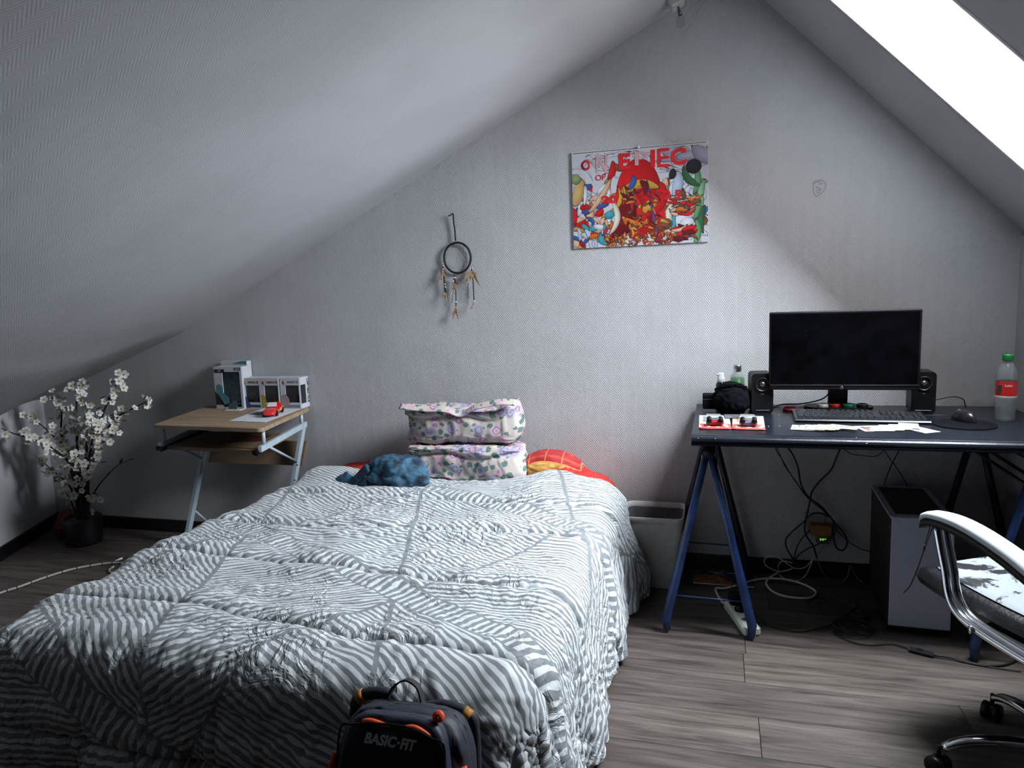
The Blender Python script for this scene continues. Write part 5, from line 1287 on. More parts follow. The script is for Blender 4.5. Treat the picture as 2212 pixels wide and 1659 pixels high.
# ================================================================== CALENDAR
cal = thing('wall_calendar', 'colourful wall calendar with red lettering pinned to the wall', 'calendar', (-.3265, -.008, 1.643))
cw, ch = .573, .412
M_cal = Matrix(((1, 0, 0, 0), (0, 0, -1, 0), (0, 1, 0, 0), (0, 0, 0, 1)))
def paint_calendar(nx, ny):
    """crowded abstract print: overlapping outlined strokes in the colours of each part of the sheet"""
    rs = np.random.RandomState(5); asp = cw / ch
    U, V = np.meshgrid((np.arange(nx) + .5) / nx * asp, (np.arange(ny) + .5) / ny)
    img = np.zeros((ny, nx, 3)); img[:] = (.50, .52, .58)
    W_, G_, LB = (.60, .62, .68), (.40, .42, .48), (.40, .52, .66)
    R_, DR, GO, OR, SK = (.47, .012, .014), (.13, .008, .010), (.48, .27, .04), (.50, .13, .02), (.60, .37, .25)
    GR, DG, BU, BK, BN, TE = (.10, .26, .12), (.03, .10, .045), (.03, .09, .28), (.015, .015, .02), (.16, .07, .035), (.04, .28, .36)
    def stroke(u, v, L, w, a, bend, c, line=.0035):
        du, dv = U - u * asp, V - v; p = du * math.cos(a) + dv * math.sin(a); q = -du * math.sin(a) + dv * math.cos(a)
        q = q - bend * (p / max(L, 1e-3)) ** 2 * L; d = np.sqrt((p / L) ** 2 + (q / w) ** 2)
        k = d < 1; img[d < 1 + line / w] = (.04, .02, .025) if c[0] + c[1] + c[2] < 1.3 or rs.rand() < .3 else (.22, .16, .18)
        if k.any(): img[k] = np.array(c) * np.clip(1.12 - .35 * d[k] + .25 * (q[k] / w), .5, 1.25)[:, None]
    def scatter(n, u0, u1, v0, v1, pal, Lr, wr, ar=(-1.6, 1.6)):
        for _ in range(n): stroke(rs.uniform(u0, u1), rs.uniform(v0, v1), rs.uniform(*Lr), rs.uniform(*wr), rs.uniform(*ar), rs.uniform(-.5, .5), pal[rs.randint(len(pal))])
    scatter(40, .0, 1., .70, 1., (W_, W_, G_), (.05, .12), (.004, .012), (-.8, .2))
    scatter(6, .72, 1.0, .82, .98, ((.30, .27, .36), (.36, .33, .44)), (.10, .16), (.04, .07), (-.7, .1))
    scatter(60, .0, .30, .0, .66, (SK, SK, OR, W_, GO, R_, BU, W_, LB), (.04, .10), (.018, .04))
    scatter(60, .68, 1., .05, .66, (W_, W_, LB, GR, BU, SK, BN), (.04, .10), (.018, .04))
    for k in range(5): stroke(.93 + .02 * (k % 2), .62 - k * .13, .13, .030, 1.5, .2 * (-1) ** k, (GR, (.20, .38, .22), GR, DG, GR)[k])
    stroke(.50, .48, .40, .235, 1.57, .0, R_); stroke(.40, .28, .30, .10, 1.2, .3, DR); stroke(.62, .34, .30, .09, -1.2, -.3, R_); stroke(.66, .46, .16, .07, 1.3, .2, R_)
    stroke(.50, .62, .20, .05, .1, -.3, GO); stroke(.46, .64, .07, .03, 1.2, .2, BU); stroke(.55, .60, .07, .035, 1.9, .3, DR)
    stroke(.36, .46, .13, .022, 1.2, .5, GO); stroke(.34, .30, .17, .028, 1.5, .4, (.62, .58, .50)); stroke(.72, .30, .15, .030, 1.5, -.4, (.62, .58, .50)); stroke(.28, .33, .05, .04, .3, 0, TE); stroke(.76, .22, .09, .022, 1.5, .2, TE)
    stroke(.45, .22, .11, .045, -.4, .2, OR); stroke(.58, .40, .09, .05, .7, -.1, GO); stroke(.61, .30, .30, .013, 1.75, 0, (.10, .05, .22))
    stroke(.68, .20, .09, .06, .1, 0, BN); stroke(.66, .24, .08, .018, .1, -.5, GO)
    stroke(.22, .52, .20, .026, .95, .1, SK); stroke(.31, .78, .09, .035, 1.3, .2, R_); stroke(.36, .80, .06, .03, -.4, .3, (.25, .06, .03)); stroke(.05, .58, .14, .06, 1.3, .1, (.50, .33, .14)); stroke(.03, .72, .05, .05, .3, 0, (.22, .28, .12)); stroke(.10, .55, .10, .02, 1.5, .1, W_)
    stroke(.90, .76, .075, .070, .2, 0, BK); stroke(.86, .64, .12, .035, -.9, .3, DG); stroke(.79, .60, .12, .05, 1.4, .2, LB); stroke(.75, .70, .05, .035, 1.3, .1, BK); stroke(.83, .28, .16, .08, 1.5, .1, W_); stroke(.85, .20, .07, .05, .3, 0, W_)
    scatter(26, .72, .92, .28, .46, (BN, SK, R_, OR), (.03, .07), (.008, .02), (-.3, .3)); scatter(20, .72, .93, .04, .16, (R_, BN, DR, SK), (.03, .08), (.012, .025), (-.3, .3))
    scatter(26, .02, .26, .02, .30, (SK, R_, TE, LB, W_, OR, BU), (.03, .08), (.012, .03))
    scatter(130, .24, .78, .0, .12, (OR, GO, R_, OR, BN), (.010, .028), (.005, .012)); scatter(60, .36, .66, .10, .60, (R_, DR, GO, R_, BN, OR), (.015, .05), (.006, .014))
    img[int(ny * .972):] = (.58, .59, .62)
    return img
CAL_NX, CAL_NY = 320, 230
_ci = paint_calendar(CAL_NX, CAL_NY)
def cal_art(U, V): return _ci[(V * CAL_NY).astype(int).clip(0, CAL_NY - 1), (U * CAL_NX).astype(int).clip(0, CAL_NX - 1)]
mb = MB(); mb.box((0, .004, 0), (cw, .006, ch), bev=.0006); mb.build('pages', mat('white_pages', (.62, .62, .63), .6), cal)
printed('cover_print', cw - .002, ch - .002, CAL_NX, CAL_NY, cal_art, cal, Matrix.Translation((0, -.0002, 0)) @ M_cal, M_print)
mb = MB()
for k in range(76):
    mb.box((-cw / 2 + .010 + k * (cw - .02) / 75, -.0008, ch / 2 - .0065), (.0034, .001, .0040))
o = mb.build('binding_holes', M_ink, cal); o['kind'] = 'stuff'
M_rp = mat('red_lettering', (.52, .012, .016), .45, col2=(.47, .01, .014)); M_pp = mat('pink_lettering', (.58, .34, .37), .45)
def cl_(px, py): v = onY(px, py, -.009); return (v.x + .3265, v.z - 1.643)
# the round letter O as a red ring
x, z = cl_(1266, 357)
mb = MB(); mb.lathe([(.012, 0), (.021, 0), (.021, .0008), (.012, .0008), (.012, 0)], (x, -.0022, z), 32, axis='y'); mb.build('ring_letter', M_rp, cal)
for (chx, x0, y0, x1, y1, mt_, bo) in (('N', 1287, 334, 1312, 372, M_pp, .02), ('E', 1336, 331, 1362, 366, M_rp, .05), ('P', 1371, 327, 1400, 356, M_pp, .02), ('I', 1405, 324, 1415, 361, M_rp, .07), ('E', 1420, 321, 1446, 360, M_rp, .01), ('C', 1449, 320, 1482, 356, M_rp, .04), ('OP', 1286, 377, 1309, 390, M_rp, .01), ('20', 1298, 422, 1334, 440, M_rp, .05), ('2', 1433, 411, 1450, 430, M_rp, .05), ('5', 1458, 410, 1471, 429, M_rp, .05)):
    x, z = cl_((x0 + x1) / 2, (y0 + y1) / 2); text_fit(chx, 'lettering', (x1 - x0) / 515., (y1 - y0) / 515., mt_, cal, (x, -.0016, z), bold=bo)
mb = MB(); mb.lathe([(0, 0), (.0065, .001), (.007, .004), (.003, .006), (0, .006)], (cl_(1379, 318)[0], -.008, cl_(1379, 318)[1]), 16, axis='y'); mb.build('hanging_pin', M_white, cal)

# ================================================================== CEILING LAMP
lz = float(P_prof(-.165)) - .008
lamp = thing('ceiling_bulb', 'bare glass bulb in a small holder on a white ceiling rose at the ridge', 'lamp', (-.165, -.12, lz - .004))
nrm = Vector((.447, 0, -.894)).normalized(); q = nrm.to_track_quat('-Z', 'Y').to_matrix()
mb = MB(); mb.box((.006, 0, -.012), (.055, .075, .038), rot=rotm(0, -.465, 0), bev=.006); mb.build('ceiling_plate', mat('white_plate', (.62, .62, .60), .5), lamp)
mb = MB(); mb.tube([(.014, 0, -.030), (.018, 0, -.048), (.022, 0, -.062)], [.004, .006, .0085], 12); mb.build('bulb_holder', mat('grey_holder', (.10, .095, .09), .4), lamp)
mb = MB(); mb.lathe([(.008, 0), (.010, -.006), (.0175, -.020), (.019, -.030), (.0155, -.042), (.008, -.048), (0, -.049)], (.023, 0, -.060), 20); M_bulb = bpy.data.materials.new('bulb_glass'); M_bulb.use_nodes = True; nb_ = M_bulb.node_tree; nb_.nodes.remove(nb_.nodes['Principled BSDF']); thin_clear(nb_, (.93, .94, .96), haze=.03, ior=1.5, gloss=.12)
mb.build('glass_bulb', M_bulb, lamp)

# ================================================================== BIN
M_bin = mat('cream_canvas_card', (.55, .53, .51), .8, col2=(.49, .47, .455), scale=40, bump=.1, bscale=200)
binr = thing('waste_bin', 'open cream rectangular bin between the bed and the trestle', 'bin', (-.262, -.165, 0))
def rrect(w, d, r, n=6):
    out = []
    for sx, sy, a0 in ((1, 1, 0), (-1, 1, PI / 2), (-1, -1, PI), (1, -1, 1.5 * PI)):
        for k in range(n + 1): a = a0 + k * PI / 2 / n; out.append((sx * (w / 2 - r) + r * math.cos(a), sy * (d / 2 - r) + r * math.sin(a)))
    return out
ringsb = []
for (z, s_, r_, ins) in ((.000, .70, .02, 0), (.008, .72, .02, 0), (.28, .965, .03, 0), (.290, .975, .03, 0), (.292, .995, .03, 0), (.312, 1.0, .03, 0), (.314, .992, .03, 0), (.314, .955, .026, 0), (.290, .945, .026, 0), (.010, .69, .018, 0)):
    ringsb.append([(x, y, z) for x, y in rrect(.255 * s_, .235 * (s_ * .8 + .2), r_)])
mb = MB(); n = len(ringsb[0]); vs = [p for r2 in ringsb for p in r2]
fs = [(i * n + k, i * n + (k + 1) % n, (i + 1) * n + (k + 1) % n, (i + 1) * n + k) for i in range(len(ringsb) - 1) for k in range(n)]
cut_ = 8 * n
mb.add(vs, fs[:cut_], True); mb.add(ringsb[0], [tuple(range(n))[::-1]]); mb.build('bin_body', M_bin, binr, fixn=False)
mb = MB(); mb.add(vs, fs[cut_:], True); mb.add(ringsb[-1], [tuple(range(n))]); mb.build('shaded_inside', mat('shaded_bin_inside', (.12, .12, .125), .8), binr, fixn=False)  # inner faces in a darker grey: the shade inside the bin is painted in
for x in (-.05, .05):
    mb = MB(); mb.lathe([(0, 0), (.003, 0), (.003, .002), (0, .002)], (x, .098, .262), 10, axis='y'); mb.build('rivet_hole', M_ink, binr)

# ================================================================== COMPUTER TOWER
M_pcw = mat('white_lavender_panel', (.50, .54, .66), .35, col2=(.48, .52, .64), spec=.5)
pcx0, pcx1, pyf, pyb, ph_ = .592, .794, -.475, -.070, .43
tw = thing('computer_tower', 'computer tower with a white front and dark side under the desk', 'computer', ((pcx0 + pcx1) / 2, (pyf + pyb) / 2, 0), rz=-.03)
w, d, h = pcx1 - pcx0, pyb - pyf, ph_
mb = MB(); mb.box((0, .002, h / 2 + .008), (w - .004, d - .004, h - .018), bev=.002); mb.build('case', mat('dark_perforated_steel', (.010, .009, .010), .5, col2=(.02, .015, .014), scale=260), tw)
mb = MB(); mb.box((.001, -d / 2, h / 2 + .012), (w - .006, .006, h - .026), bev=.002); mb.build('front_panel', M_pcw, tw)
mb = MB(); t_ = .020
mb.box((0, -d / 2 + t_ / 2 + .006, h - .004), (w, t_ + .012, .008)); mb.box((0, d / 2 - t_ / 2, h - .004), (w, t_, .008)); mb.box((-w / 2 + t_ / 2, 0, h - .004), (t_, d - .002, .0079)); mb.box((w / 2 - t_ / 2, 0, h - .004), (t_, d - .002, .0079)); mb.build('top_rim', M_pcw, tw)
mb = MB(); mb.box((0, .005, h - .0045), (w - 2 * t_, d - 2 * t_ - .01, .004)); mb.build('top_mesh', mat('black_mesh', (.004, .004, .005), .8), tw)
for sx in (-1, 1):
    for sy in (-1, 1): mb = MB(); mb.box((sx * .07, sy * .16, .007), (.03, .04, .014), bev=.003); mb.build('foot', M_black, tw)
mb = MB(); mb.box((-w / 2 - .0008, -d / 2 + .012, h - .042), (.001, .004, .009)); mb.build('side_button', M_silver, tw)
mb = MB(); mb.box((0, -d / 2 + .002, .012), (w - .002, .008, .010)); mb.build('lower_trim', M_black, tw)

# ================================================================== CHAIR
M_leath = mat('worn_white_leatherette', (.62, .65, .68), .5, col2=(.56, .60, .63), scale=18, bump=.15, bscale=80)
M_lthb = mat('worn_black_leatherette', (.006, .006, .008), .42, col2=(.004, .004, .005), scale=30, bump=.15, bscale=120, spec=.25)
def worn_mat():
    mt = bpy.data.materials.new('peeling_leatherette'); mt.use_nodes = True; nt = mt.node_tree; b = nt.nodes['Principled BSDF']; b.inputs['Roughness'].default_value = .42
    tc = N(nt, 'ShaderNodeTexCoord'); n1 = N(nt, 'ShaderNodeTexNoise'); n1.inputs['Scale'].default_value = 4.2; n1.inputs['Detail'].default_value = 9; n1.inputs['Roughness'].default_value = .72; n1.inputs['Distortion'].default_value = .8
    nt.links.new(tc.outputs['Object'], n1.inputs['Vector'])
    r = N(nt, 'ShaderNodeValToRGB'); r.color_ramp.elements[0].position = .515; r.color_ramp.elements[0].color = (.010, .010, .012, 1); r.color_ramp.elements[1].position = .53; r.color_ramp.elements[1].color = (.27, .30, .33, 1)
    nt.links.new(n1.outputs['Fac'], r.inputs[0]); nt.links.new(r.outputs[0], b.inputs['Base Color']); return mt
M_worn = worn_mat()
M_arm = M_worn.copy(); M_arm.name = 'peeling_white_leatherette'
for n_ in M_arm.node_tree.nodes:
    if n_.type == 'VALTORGB':
        n_.color_ramp.elements[0].position = .405; n_.color_ramp.elements[1].position = .42; n_.color_ramp.elements[1].color = (.55, .60, .63, 1)
F_ = Vector((-.42, .907, 0)).normalized(); R_ = Vector((F_.y, -F_.x, 0))
cc0 = Vector((.872, -1.170, 0))
chair = thing('office_chair', 'black office chair with chrome frame and peeling white armrests by the desk', 'chair', tuple(cc0))
def ch(f, r, z): return cc0 + F_ * f + R_ * r + Vector((0, 0, z))
# seat: rounded cushion
def cushion(f0, f1, r0, r1, z0, z1, name, mt, rr=.07, crown=.012, tilt=0.0):
    n = 40; u_ = np.linspace(-1, 1, n); U, V = np.meshgrid(u_, u_)
    e = np.clip(1 - np.maximum(np.abs(U) ** 5, np.abs(V) ** 5), 0, 1) ** .35
    fw = (f1 - f0) / 2; rw = (r1 - r0) / 2; fc = (f0 + f1) / 2; rc_ = (r0 + r1) / 2
    k = (1 - .10 * (U ** 2) * (V ** 2) * 1.0)
    vs = []; fs = []
    for sg in (1, -1):
        zc = (z0 + z1) / 2 + sg * ((z1 - z0) / 2 * e + (crown * (1 - U ** 2) * (1 - V ** 2) if sg > 0 else 0))
        for i in range(n):
            for j in range(n): vs.append(ch(fc + V[i, j] * fw * k[i, j], rc_ + U[i, j] * rw * k[i, j], zc[i, j] + tilt * V[i, j]))
    for sg in (0, 1):
        for i in range(n - 1):
            for j in range(n - 1):
                q = [sg * n * n + i * n + j, sg * n * n + i * n + j + 1, sg * n * n + (i + 1) * n + j + 1, sg * n * n + (i + 1) * n + j]; fs.append(q if sg == 0 else q[::-1])
    mb = MB(); mb.add(vs, fs, True); o = mb.build(name, mt, chair, world=True); return o
cushion(-.24, .325, -.250, .245, .392, .462, 'seat', M_lthb)
cushion(-.20, .285, -.215, .215, .452, .472, 'seat_pad', M_worn, crown=.006)['label'] = 'peeling grey-white seat pad'
# backrest
mb = MB(); n = 20; vs = []; fs = []
for sg in (0, 1):
    for i in range(n):
        for j in range(n):
            u_ = -1 + 2 * j / (n - 1); v_ = i / (n - 1); th = .028 * (max(0, 1 - abs(u_) ** 5) ** .4) * (max(0, 1 - abs(2 * v_ - 1) ** 6) ** .4)
            vs.append(ch(-.275 - .08 * v_ + .03 * u_ * u_ + (th if sg == 0 else -th), u_ * (.225 - .02 * abs(2 * v_ - 1)), .52 + .56 * v_))
for sg in (0, 1):
    for i in range(n - 1):
        for j in range(n - 1):
            q = [sg * n * n + i * n + j, sg * n * n + i * n + j + 1, sg * n * n + (i + 1) * n + j + 1, sg * n * n + (i + 1) * n + j]; fs.append(q if sg == 0 else q[::-1])
mb.add(vs, fs, True); mb.build('backrest', M_lthb, chair, world=True)
# arms: padded bow on a chrome loop
for sd_ in (-1, 1):
    r0 = sd_ * .300
    path = [ch(.175, r0, .628), ch(.150, r0, .646), ch(.08, r0, .655), ch(0, r0, .650), ch(-.10, r0, .630), ch(-.20, r0, .60), ch(-.28, r0 - sd_ * .03, .575)]
    S = smooth_path(path, 5); vs = []; ns_ = 12
    mbt = MB(); mbb = MB()
    for (mbx, hw, up0, up1) in ((mbt, .0285, .004, .020), (mbb, .0275, -.016, .004)):
        vs = []
        for i, p in enumerate(S):
            f = i / (len(S) - 1); tp = (1 - (1 - min(f * 12, 1)) ** 2) ** .5 * .75 + .25 if f < .09 else 1.0
            for a, b in ((-1, up0), (-.85, up1 - .003), (-.4, up1), (.4, up1), (.85, up1 - .003), (1, up0)): vs.append(p + R_ * a * hw * tp + Vector((0, 0, b)))
        m_ = 6; L = len(S); fs = [(i * m_ + k, i * m_ + (k + 1) % m_, (i + 1) * m_ + (k + 1) % m_, (i + 1) * m_ + k) for i in range(L - 1) for k in range(m_)] + [tuple(range(m_))[::-1], tuple(range((L - 1) * m_, L * m_))]
        mbx.add(vs, fs, True)
    ap = mbt.build('arm_pad', M_arm, chair, world=True); ap['label'] = 'white worn top of the armrest'
    mbb.build('arm_underside', M_lthb, chair, world=True)
    tube = [ch(.135, r0, .630), ch(.120, r0, .58), ch(.100, r0, .52), ch(.085, r0, .465), ch(.055, r0, .432), ch(0, r0, .418), ch(-.10, r0, .412), ch(-.20, r0, .412), ch(-.26, r0, .425), ch(-.285, r0, .47), ch(-.285, r0, .55)]
    for k_, dr in enumerate((0, -sd_ * .024)):
        mb = MB(); mb.tube(smooth_path([p + R_ * dr for p in tube], 4), .0105, 12); mb.build('arm_tube', M_chrome, chair, world=True)
    for f in (.0, -.16):
        mb = MB(); c = ch(f, r0 + sd_ * .011, .415); mb.lathe([(0, -.004), (.010, -.003), (.011, 0), (.010, .003), (0, .004)], c, 14, axis='x'); mb.build('bolt', M_chrome, chair, world=True)
    mb = MB(); mb.box(ch(-.08, sd_ * .262, .408), (.08, .20, .012), rot=rotm(0, 0, math.atan2(F_.y, F_.x) - PI / 2)); mb.build('arm_bracket', M_black, chair, world=True)
# base: five chrome arms with castors
bc0 = Vector((.845, -1.265, 0)); a0 = math.atan2(-1.262 - bc0.y, .535 - bc0.x)
mb = MB(); mb.lathe([(0, .05), (.034, .052), (.036, .11), (.026, .125), (.026, .25), (.016, .255), (.016, .385), (.05, .39), (.05, .396), (0, .396)], bc0, 20); mb.build('gas_column', M_black, chair, world=True)
for k in range(5):
    a = a0 + 2 * PI * k / 5; dx, dy_ = math.cos(a), math.sin(a)
    if k in (0,): pass
    P = [bc0 + Vector((dx * r2, dy_ * r2, z)) for r2, z in ((.03, .105), (.12, .112), (.20, .106), (.255, .092), (.290, .072))]
    mb = MB(); mb.tube(smooth_path(P, 4), [.019] * 9 + [.018, .0175, .017, .0165, .016, .015, .014, .012][:8], 12, flat=.75); mb.build('base_arm', M_chrome, chair, world=True)
    tipp = bc0 + Vector((dx * .300, dy_ * .300, 0)); 
    mb = MB(); mb.tube([tipp + Vector((0, 0, .078)), tipp + Vector((0, 0, .045))], .006, 8)
    ca = a + .7
    mb.lathe([(0, -.009), (.022, -.010), (.0245, -.007), (.0245, .007), (.022, .010), (0, .009)], tipp + Vector((math.cos(ca) * .014, math.sin(ca) * .014, .0255)), 18, axis='x', rot=rotm(0, 0, ca))
    mb.lathe([(0, -.009), (.022, -.010), (.0245, -.007), (.0245, .007), (.022, .010), (0, .009)], tipp + Vector((-math.cos(ca) * .014, -math.sin(ca) * .014, .0255)), 18, axis='x', rot=rotm(0, 0, ca)); mb.build('castor', M_black, chair, world=True)
# strap hanging from the arm tip
st = ch(.165, -.300, .618)
mb = MB(); mb.tube([st + Vector((.004, 0, 0)), st + Vector((-.006, .006, -.055))], .0012, 5); mb.tube([st + Vector((.010, 0, 0)), st + Vector((-.003, .006, -.055))], .0012, 5); mb.tube([st + Vector((-.005, .006, -.052)), st + Vector((-.006, .007, -.066))], .0035, 6)
mb.tube(smooth_path([st + Vector((-.006, .006, -.064)), st + Vector((-.020, .008, -.12)), st + Vector((-.035, .012, -.17)), st + Vector((-.048, .02, -.195))], 4), .0017, 6)
mb.single('wrist_strap', M_rubber, 'thin black cord strap hanging from the tip of the armrest', 'strap', st)

# ================================================================== FLOOR THINGS AND CABLES
def mag_art(U, V):
    rr = np.random.RandomState(8); sd_ = rr.rand(70, 2); pal = np.array([(.02, .04, .12), (.01, .02, .05), (.45, .12, .03), (.55, .22, .05), (.05, .12, .22), (.02, .02, .04), (.35, .36, .42), (.03, .05, .10)])
    pc = pal[rr.randint(0, 8, 70)]; pc[(sd_[:, 0] < .35) & (sd_[:, 1] < .6)] = (.48, .15, .04); pc[sd_[:, 0] > .55] = (.012, .02, .05)
    return cellart(U, V, sd_, pc, line=.012, warp=.02)
o = printed('magazine', .245, .165, 80, 56, mag_art, None, Matrix.Identity(4), M_print, .004)
o.location = (.022, -.098, .0065); o.rotation_euler = (0, 0, 0); WM[o] = Matrix.Translation(o.location); tag(o, 'orange and dark blue comic magazine on the floor by the wall', 'magazine')
text('Catalur', 'cover_lettering', .022, M_white, o, (.045, .045, .0006), rot=(0, 0, 0), shear=.2)

# power strip
ps = thing('power_strip', 'dirty white power strip on the floor at the foot of the trestle', 'power strip', (.086, -.500, 0), rz=math.atan2(-.235, .072))
M_psw = mat('grubby_white_plastic', (.68, .69, .63), .45, col2=(.50, .51, .46), scale=25)
mb = MB(); mb.box((0, 0, .018), (.235, .064, .036), bev=.008); mb.build('housing', M_psw, ps)
for x in (-.075, -.015, .055):
    mb = MB(); mb.lathe([(.0225, .0), (.0225, .0018), (.0195, .0018), (.0190, -.0002), (0, -.0002)], (x, 0, .0362), 24); mb.build('socket', M_psw, ps)
mb = MB(); mb.lathe([(0, 0), (.003, 0), (.003, .001), (0, .001)], (.048, 0, .0364), 8); mb.lathe([(0, 0), (.003, 0), (.003, .001), (0, .001)], (.064, 0, .0364), 8); mb.build('pin_holes', M_ink, ps)
mb = MB(); mb.box((.122, 0, .010), (.02, .012, .004)); mb.build('hanging_tab', M_white, ps)
pv = Vector((.086, -.5, 0)); pr_ = rotm(0, 0, math.atan2(-.235, .072))
def psw(x, y, z): return pv + pr_ @ Vector((x, y, z))
ad_ = thing('plug_adapter', 'square black plug adapter in the far socket of the power strip', 'plug', tuple(psw(-.075, 0, .038)), rz=.2)
mb = MB(); mb.box((0, 0, .022), (.046, .046, .044), bev=.006); mb.build('adapter_body', M_black, ad_)
mb = MB(); mb.tube(smooth_path([(-.01, .01, .044), (-.01, .02, .07), (.0, .045, .085), (.02, .07, .07), (.03, .10, .03), (.06, .12, .008)], 5), .0016, 6); mb.build('lead', M_rubber, ad_)
c_ = psw(-.018, 0, .038); pg = thing('power_plug', 'flat black angled plug with a thick cord in the middle socket', 'plug', tuple(c_), rz=.1)
mb = MB(); mb.lathe([(0, 0), (.019, 0), (.020, .004), (.018, .016), (0, .018)], (0, 0, 0), 20); mb.box((.022, -.004, .010), (.035, .020, .014), bev=.005); mb.build('plug_body', M_black, pg)
mb = MB()
P = [c_ + Vector((.035, -.004, .010))] + fz(.008, (1660, 1352), (1690, 1362), (1722, 1368), (1762, 1364), (1798, 1358)) + fz(.008, (1812, 1352), (1845, 1335), (1868, 1322))
mb.tube(smooth_path([v - c_ for v in P], 5), .0034, 8); mb.build('cord', M_rubber, pg)

# white cords
cable('white_extension_cord', [psw(-.115, 0, .018)] + fz(.006, (1560, 1300), (1546, 1272)) + fz(.0065, (1565, 1271), (1600, 1262), (1640, 1251), (1690, 1251), (1730, 1260), (1758, 1274), (1762, 1284), (1745, 1292), (1700, 1289), (1668, 1277), (1655, 1258), (1672, 1242), (1700, 1228), (1712, 1218)), .0048, M_whitecable, 'thick white extension cord looped on the floor under the desk')
cable('white_thin_cable', fy(-.012, (1774, 1166), (1770, 1185), (1752, 1212)) + [onY(1738, 1226, -.03)] + fy(-.05, (1715, 1227), (1690, 1210), (1668, 1200), (1652, 1208), (1655, 1222)) + fy(-.045, (1680, 1234), (1700, 1232), (1712, 1228)), .0022, M_whitecable, 'thin white cable curling down from the wall socket to the baseboard')
cable('white_loop_cable', fy(-.03, (1756, 1208), (1745, 1235), (1735, 1248)) + fz(.005, (1722, 1255), (1700, 1252), (1683, 1240)) + fy(-.06, (1682, 1220), (1692, 1212), (1712, 1216)), .0022, M_whitecable, 'short white cable loop lying against the baseboard')
cable('grey_network_cable', fy(-.04, (1765, 1205), (1772, 1228), (1785, 1247), (1800, 1257), (1818, 1257), (1832, 1243), (1837, 1221)) + fy(-.04, (1846, 1240), (1858, 1254), (1880, 1264), (1902, 1263), (1914, 1250), (1918, 1236)), .0022, mat('grey_cable', (.20, .20, .19), .5), 'grey network cable hanging in two sags along the baseboard')

# black cables hanging behind the desk
hang = [
    ([(1672, 958), (1678, 975), (1688, 990), (1705, 1020), (1722, 1045), (1745, 1076), (1775, 1100), (1793, 1118)], -.050, .0022, 'thin black cable hanging furthest left behind the desk', 0),
    ([(1674, 958), (1685, 982), (1696, 1008), (1716, 1035), (1740, 1068), (1768, 1092), (1790, 1112)], -.060, .0016, 'very thin black cable twisted round the leftmost hanging cable', 0),
    ([(1697, 958), (1714, 985), (1724, 1012), (1730, 1045), (1745, 1072), (1775, 1095), (1800, 1125), (1822, 1152), (1830, 1172), (1822, 1188), (1808, 1184), (1801, 1160), (1800, 1128)], -.055, .0036, 'thick black cable crossing down to a loop right of the socket', 0),
    ([(1818, 962), (1808, 985), (1795, 1015), (1770, 1040), (1754, 1062), (1750, 1080), (1744, 1110), (1738, 1140), (1742, 1158), (1757, 1180), (1764, 1205)], -.040, .0036, 'thick black cable hanging from mid desk down to the grey cable', 0),
    ([(1812, 962), (1825, 972), (1840, 981), (1865, 984), (1890, 986), (1902, 980), (1913, 970), (1926, 962)], -.045, .0016, 'thin black cable slung under the desk top', 0),
    ([(1905, 962), (1918, 985), (1932, 1004), (1948, 1028), (1962, 1052)], -.055, .0018, 'black cable crossing rightward above the computer tower', 0),
    ([(1947, 964), (1936, 985), (1926, 1004), (1916, 1028), (1909, 1050)], -.045, .0022, 'black cable crossing leftward above the computer tower', 0),
    ([(1790, 1116), (1770, 1108), (1752, 1112), (1735, 1128), (1712, 1148), (1698, 1165), (1700, 1185), (1714, 1208)], -.048, .0032, 'black cable curving from the socket down to the left', 0),
    ([(1750, 1145), (1735, 1160), (1722, 1180), (1716, 1208), (1728, 1196), (1748, 1184), (1775, 1172), (1794, 1158), (1797, 1138)], -.058, .0026, 'black cable looped below the wall socket', 0),
    ([(1800, 1132), (1812, 1150), (1830, 1168), (1860, 1186), (1890, 1192), (1925, 1186)], -.040, .0016, 'thin black cable running from the socket to the tower', 0)]
for pts, Y, r_, lab, _ in hang:
    cable('hanging_cable', fy(Y, *pts), r_, M_rubber, lab)
# coiled cable on the floor
random.seed(5)
P = fz(.006, (1845, 1290), (1852, 1305), (1868, 1318), (1872, 1330), (1862, 1345), (1848, 1358))
coil = []
cc1 = onZ(1845, 1362, .0)
for k in range(64):
    a = k / 64 * 2 * PI * 5.2; rr2 = .052 + .022 * math.sin(k * .37) + random.uniform(-.002, .002)
    coil.append(cc1 + Vector((rr2 * 1.05 * math.cos(a) + .012 * math.sin(a * .31), rr2 * .95 * math.sin(a) + .01 * math.cos(a * .43), .006 + .0022 * (k / 12))))
tail = fz(.005, (1802, 1362), (1820, 1378), (1850, 1389), (1885, 1393), (1925, 1391), (1950, 1397), (1966, 1402))
co = cable('coiled_cable', P + coil + tail, .0024, M_rubber, 'black cable bunched in a coil on the floor left of the tower', n=3)
loop = fz(.0045, (1868, 1330), (1845, 1318), (1818, 1308), (1785, 1302), (1762, 1304), (1772, 1316), (1805, 1326), (1850, 1336), (1872, 1334), (1850, 1318), (1810, 1300), (1775, 1296), (1748, 1297), (1745, 1306), (1762, 1314), (1800, 1322), (1840, 1334), (1868, 1340), (1888, 1328), (1900, 1312), (1915, 1298))
cable('looped_cable', [Vector((v.x, v.y, .004 + .0016 * (i % 4))) for i, v in enumerate(loop)], .0020, M_rubber, 'thin black cable in flat loops on the floor above the coil', n=5)
sw = onZ(1990, 1409, .008)
isw = thing('inline_switch', 'black lamp cord with an inline switch running right over the floor', 'cord', (sw.x, sw.y, 0))
dd_ = (onZ(2016, 1415, 0) - onZ(1964, 1402, 0)); rz_ = math.atan2(dd_.y, dd_.x)
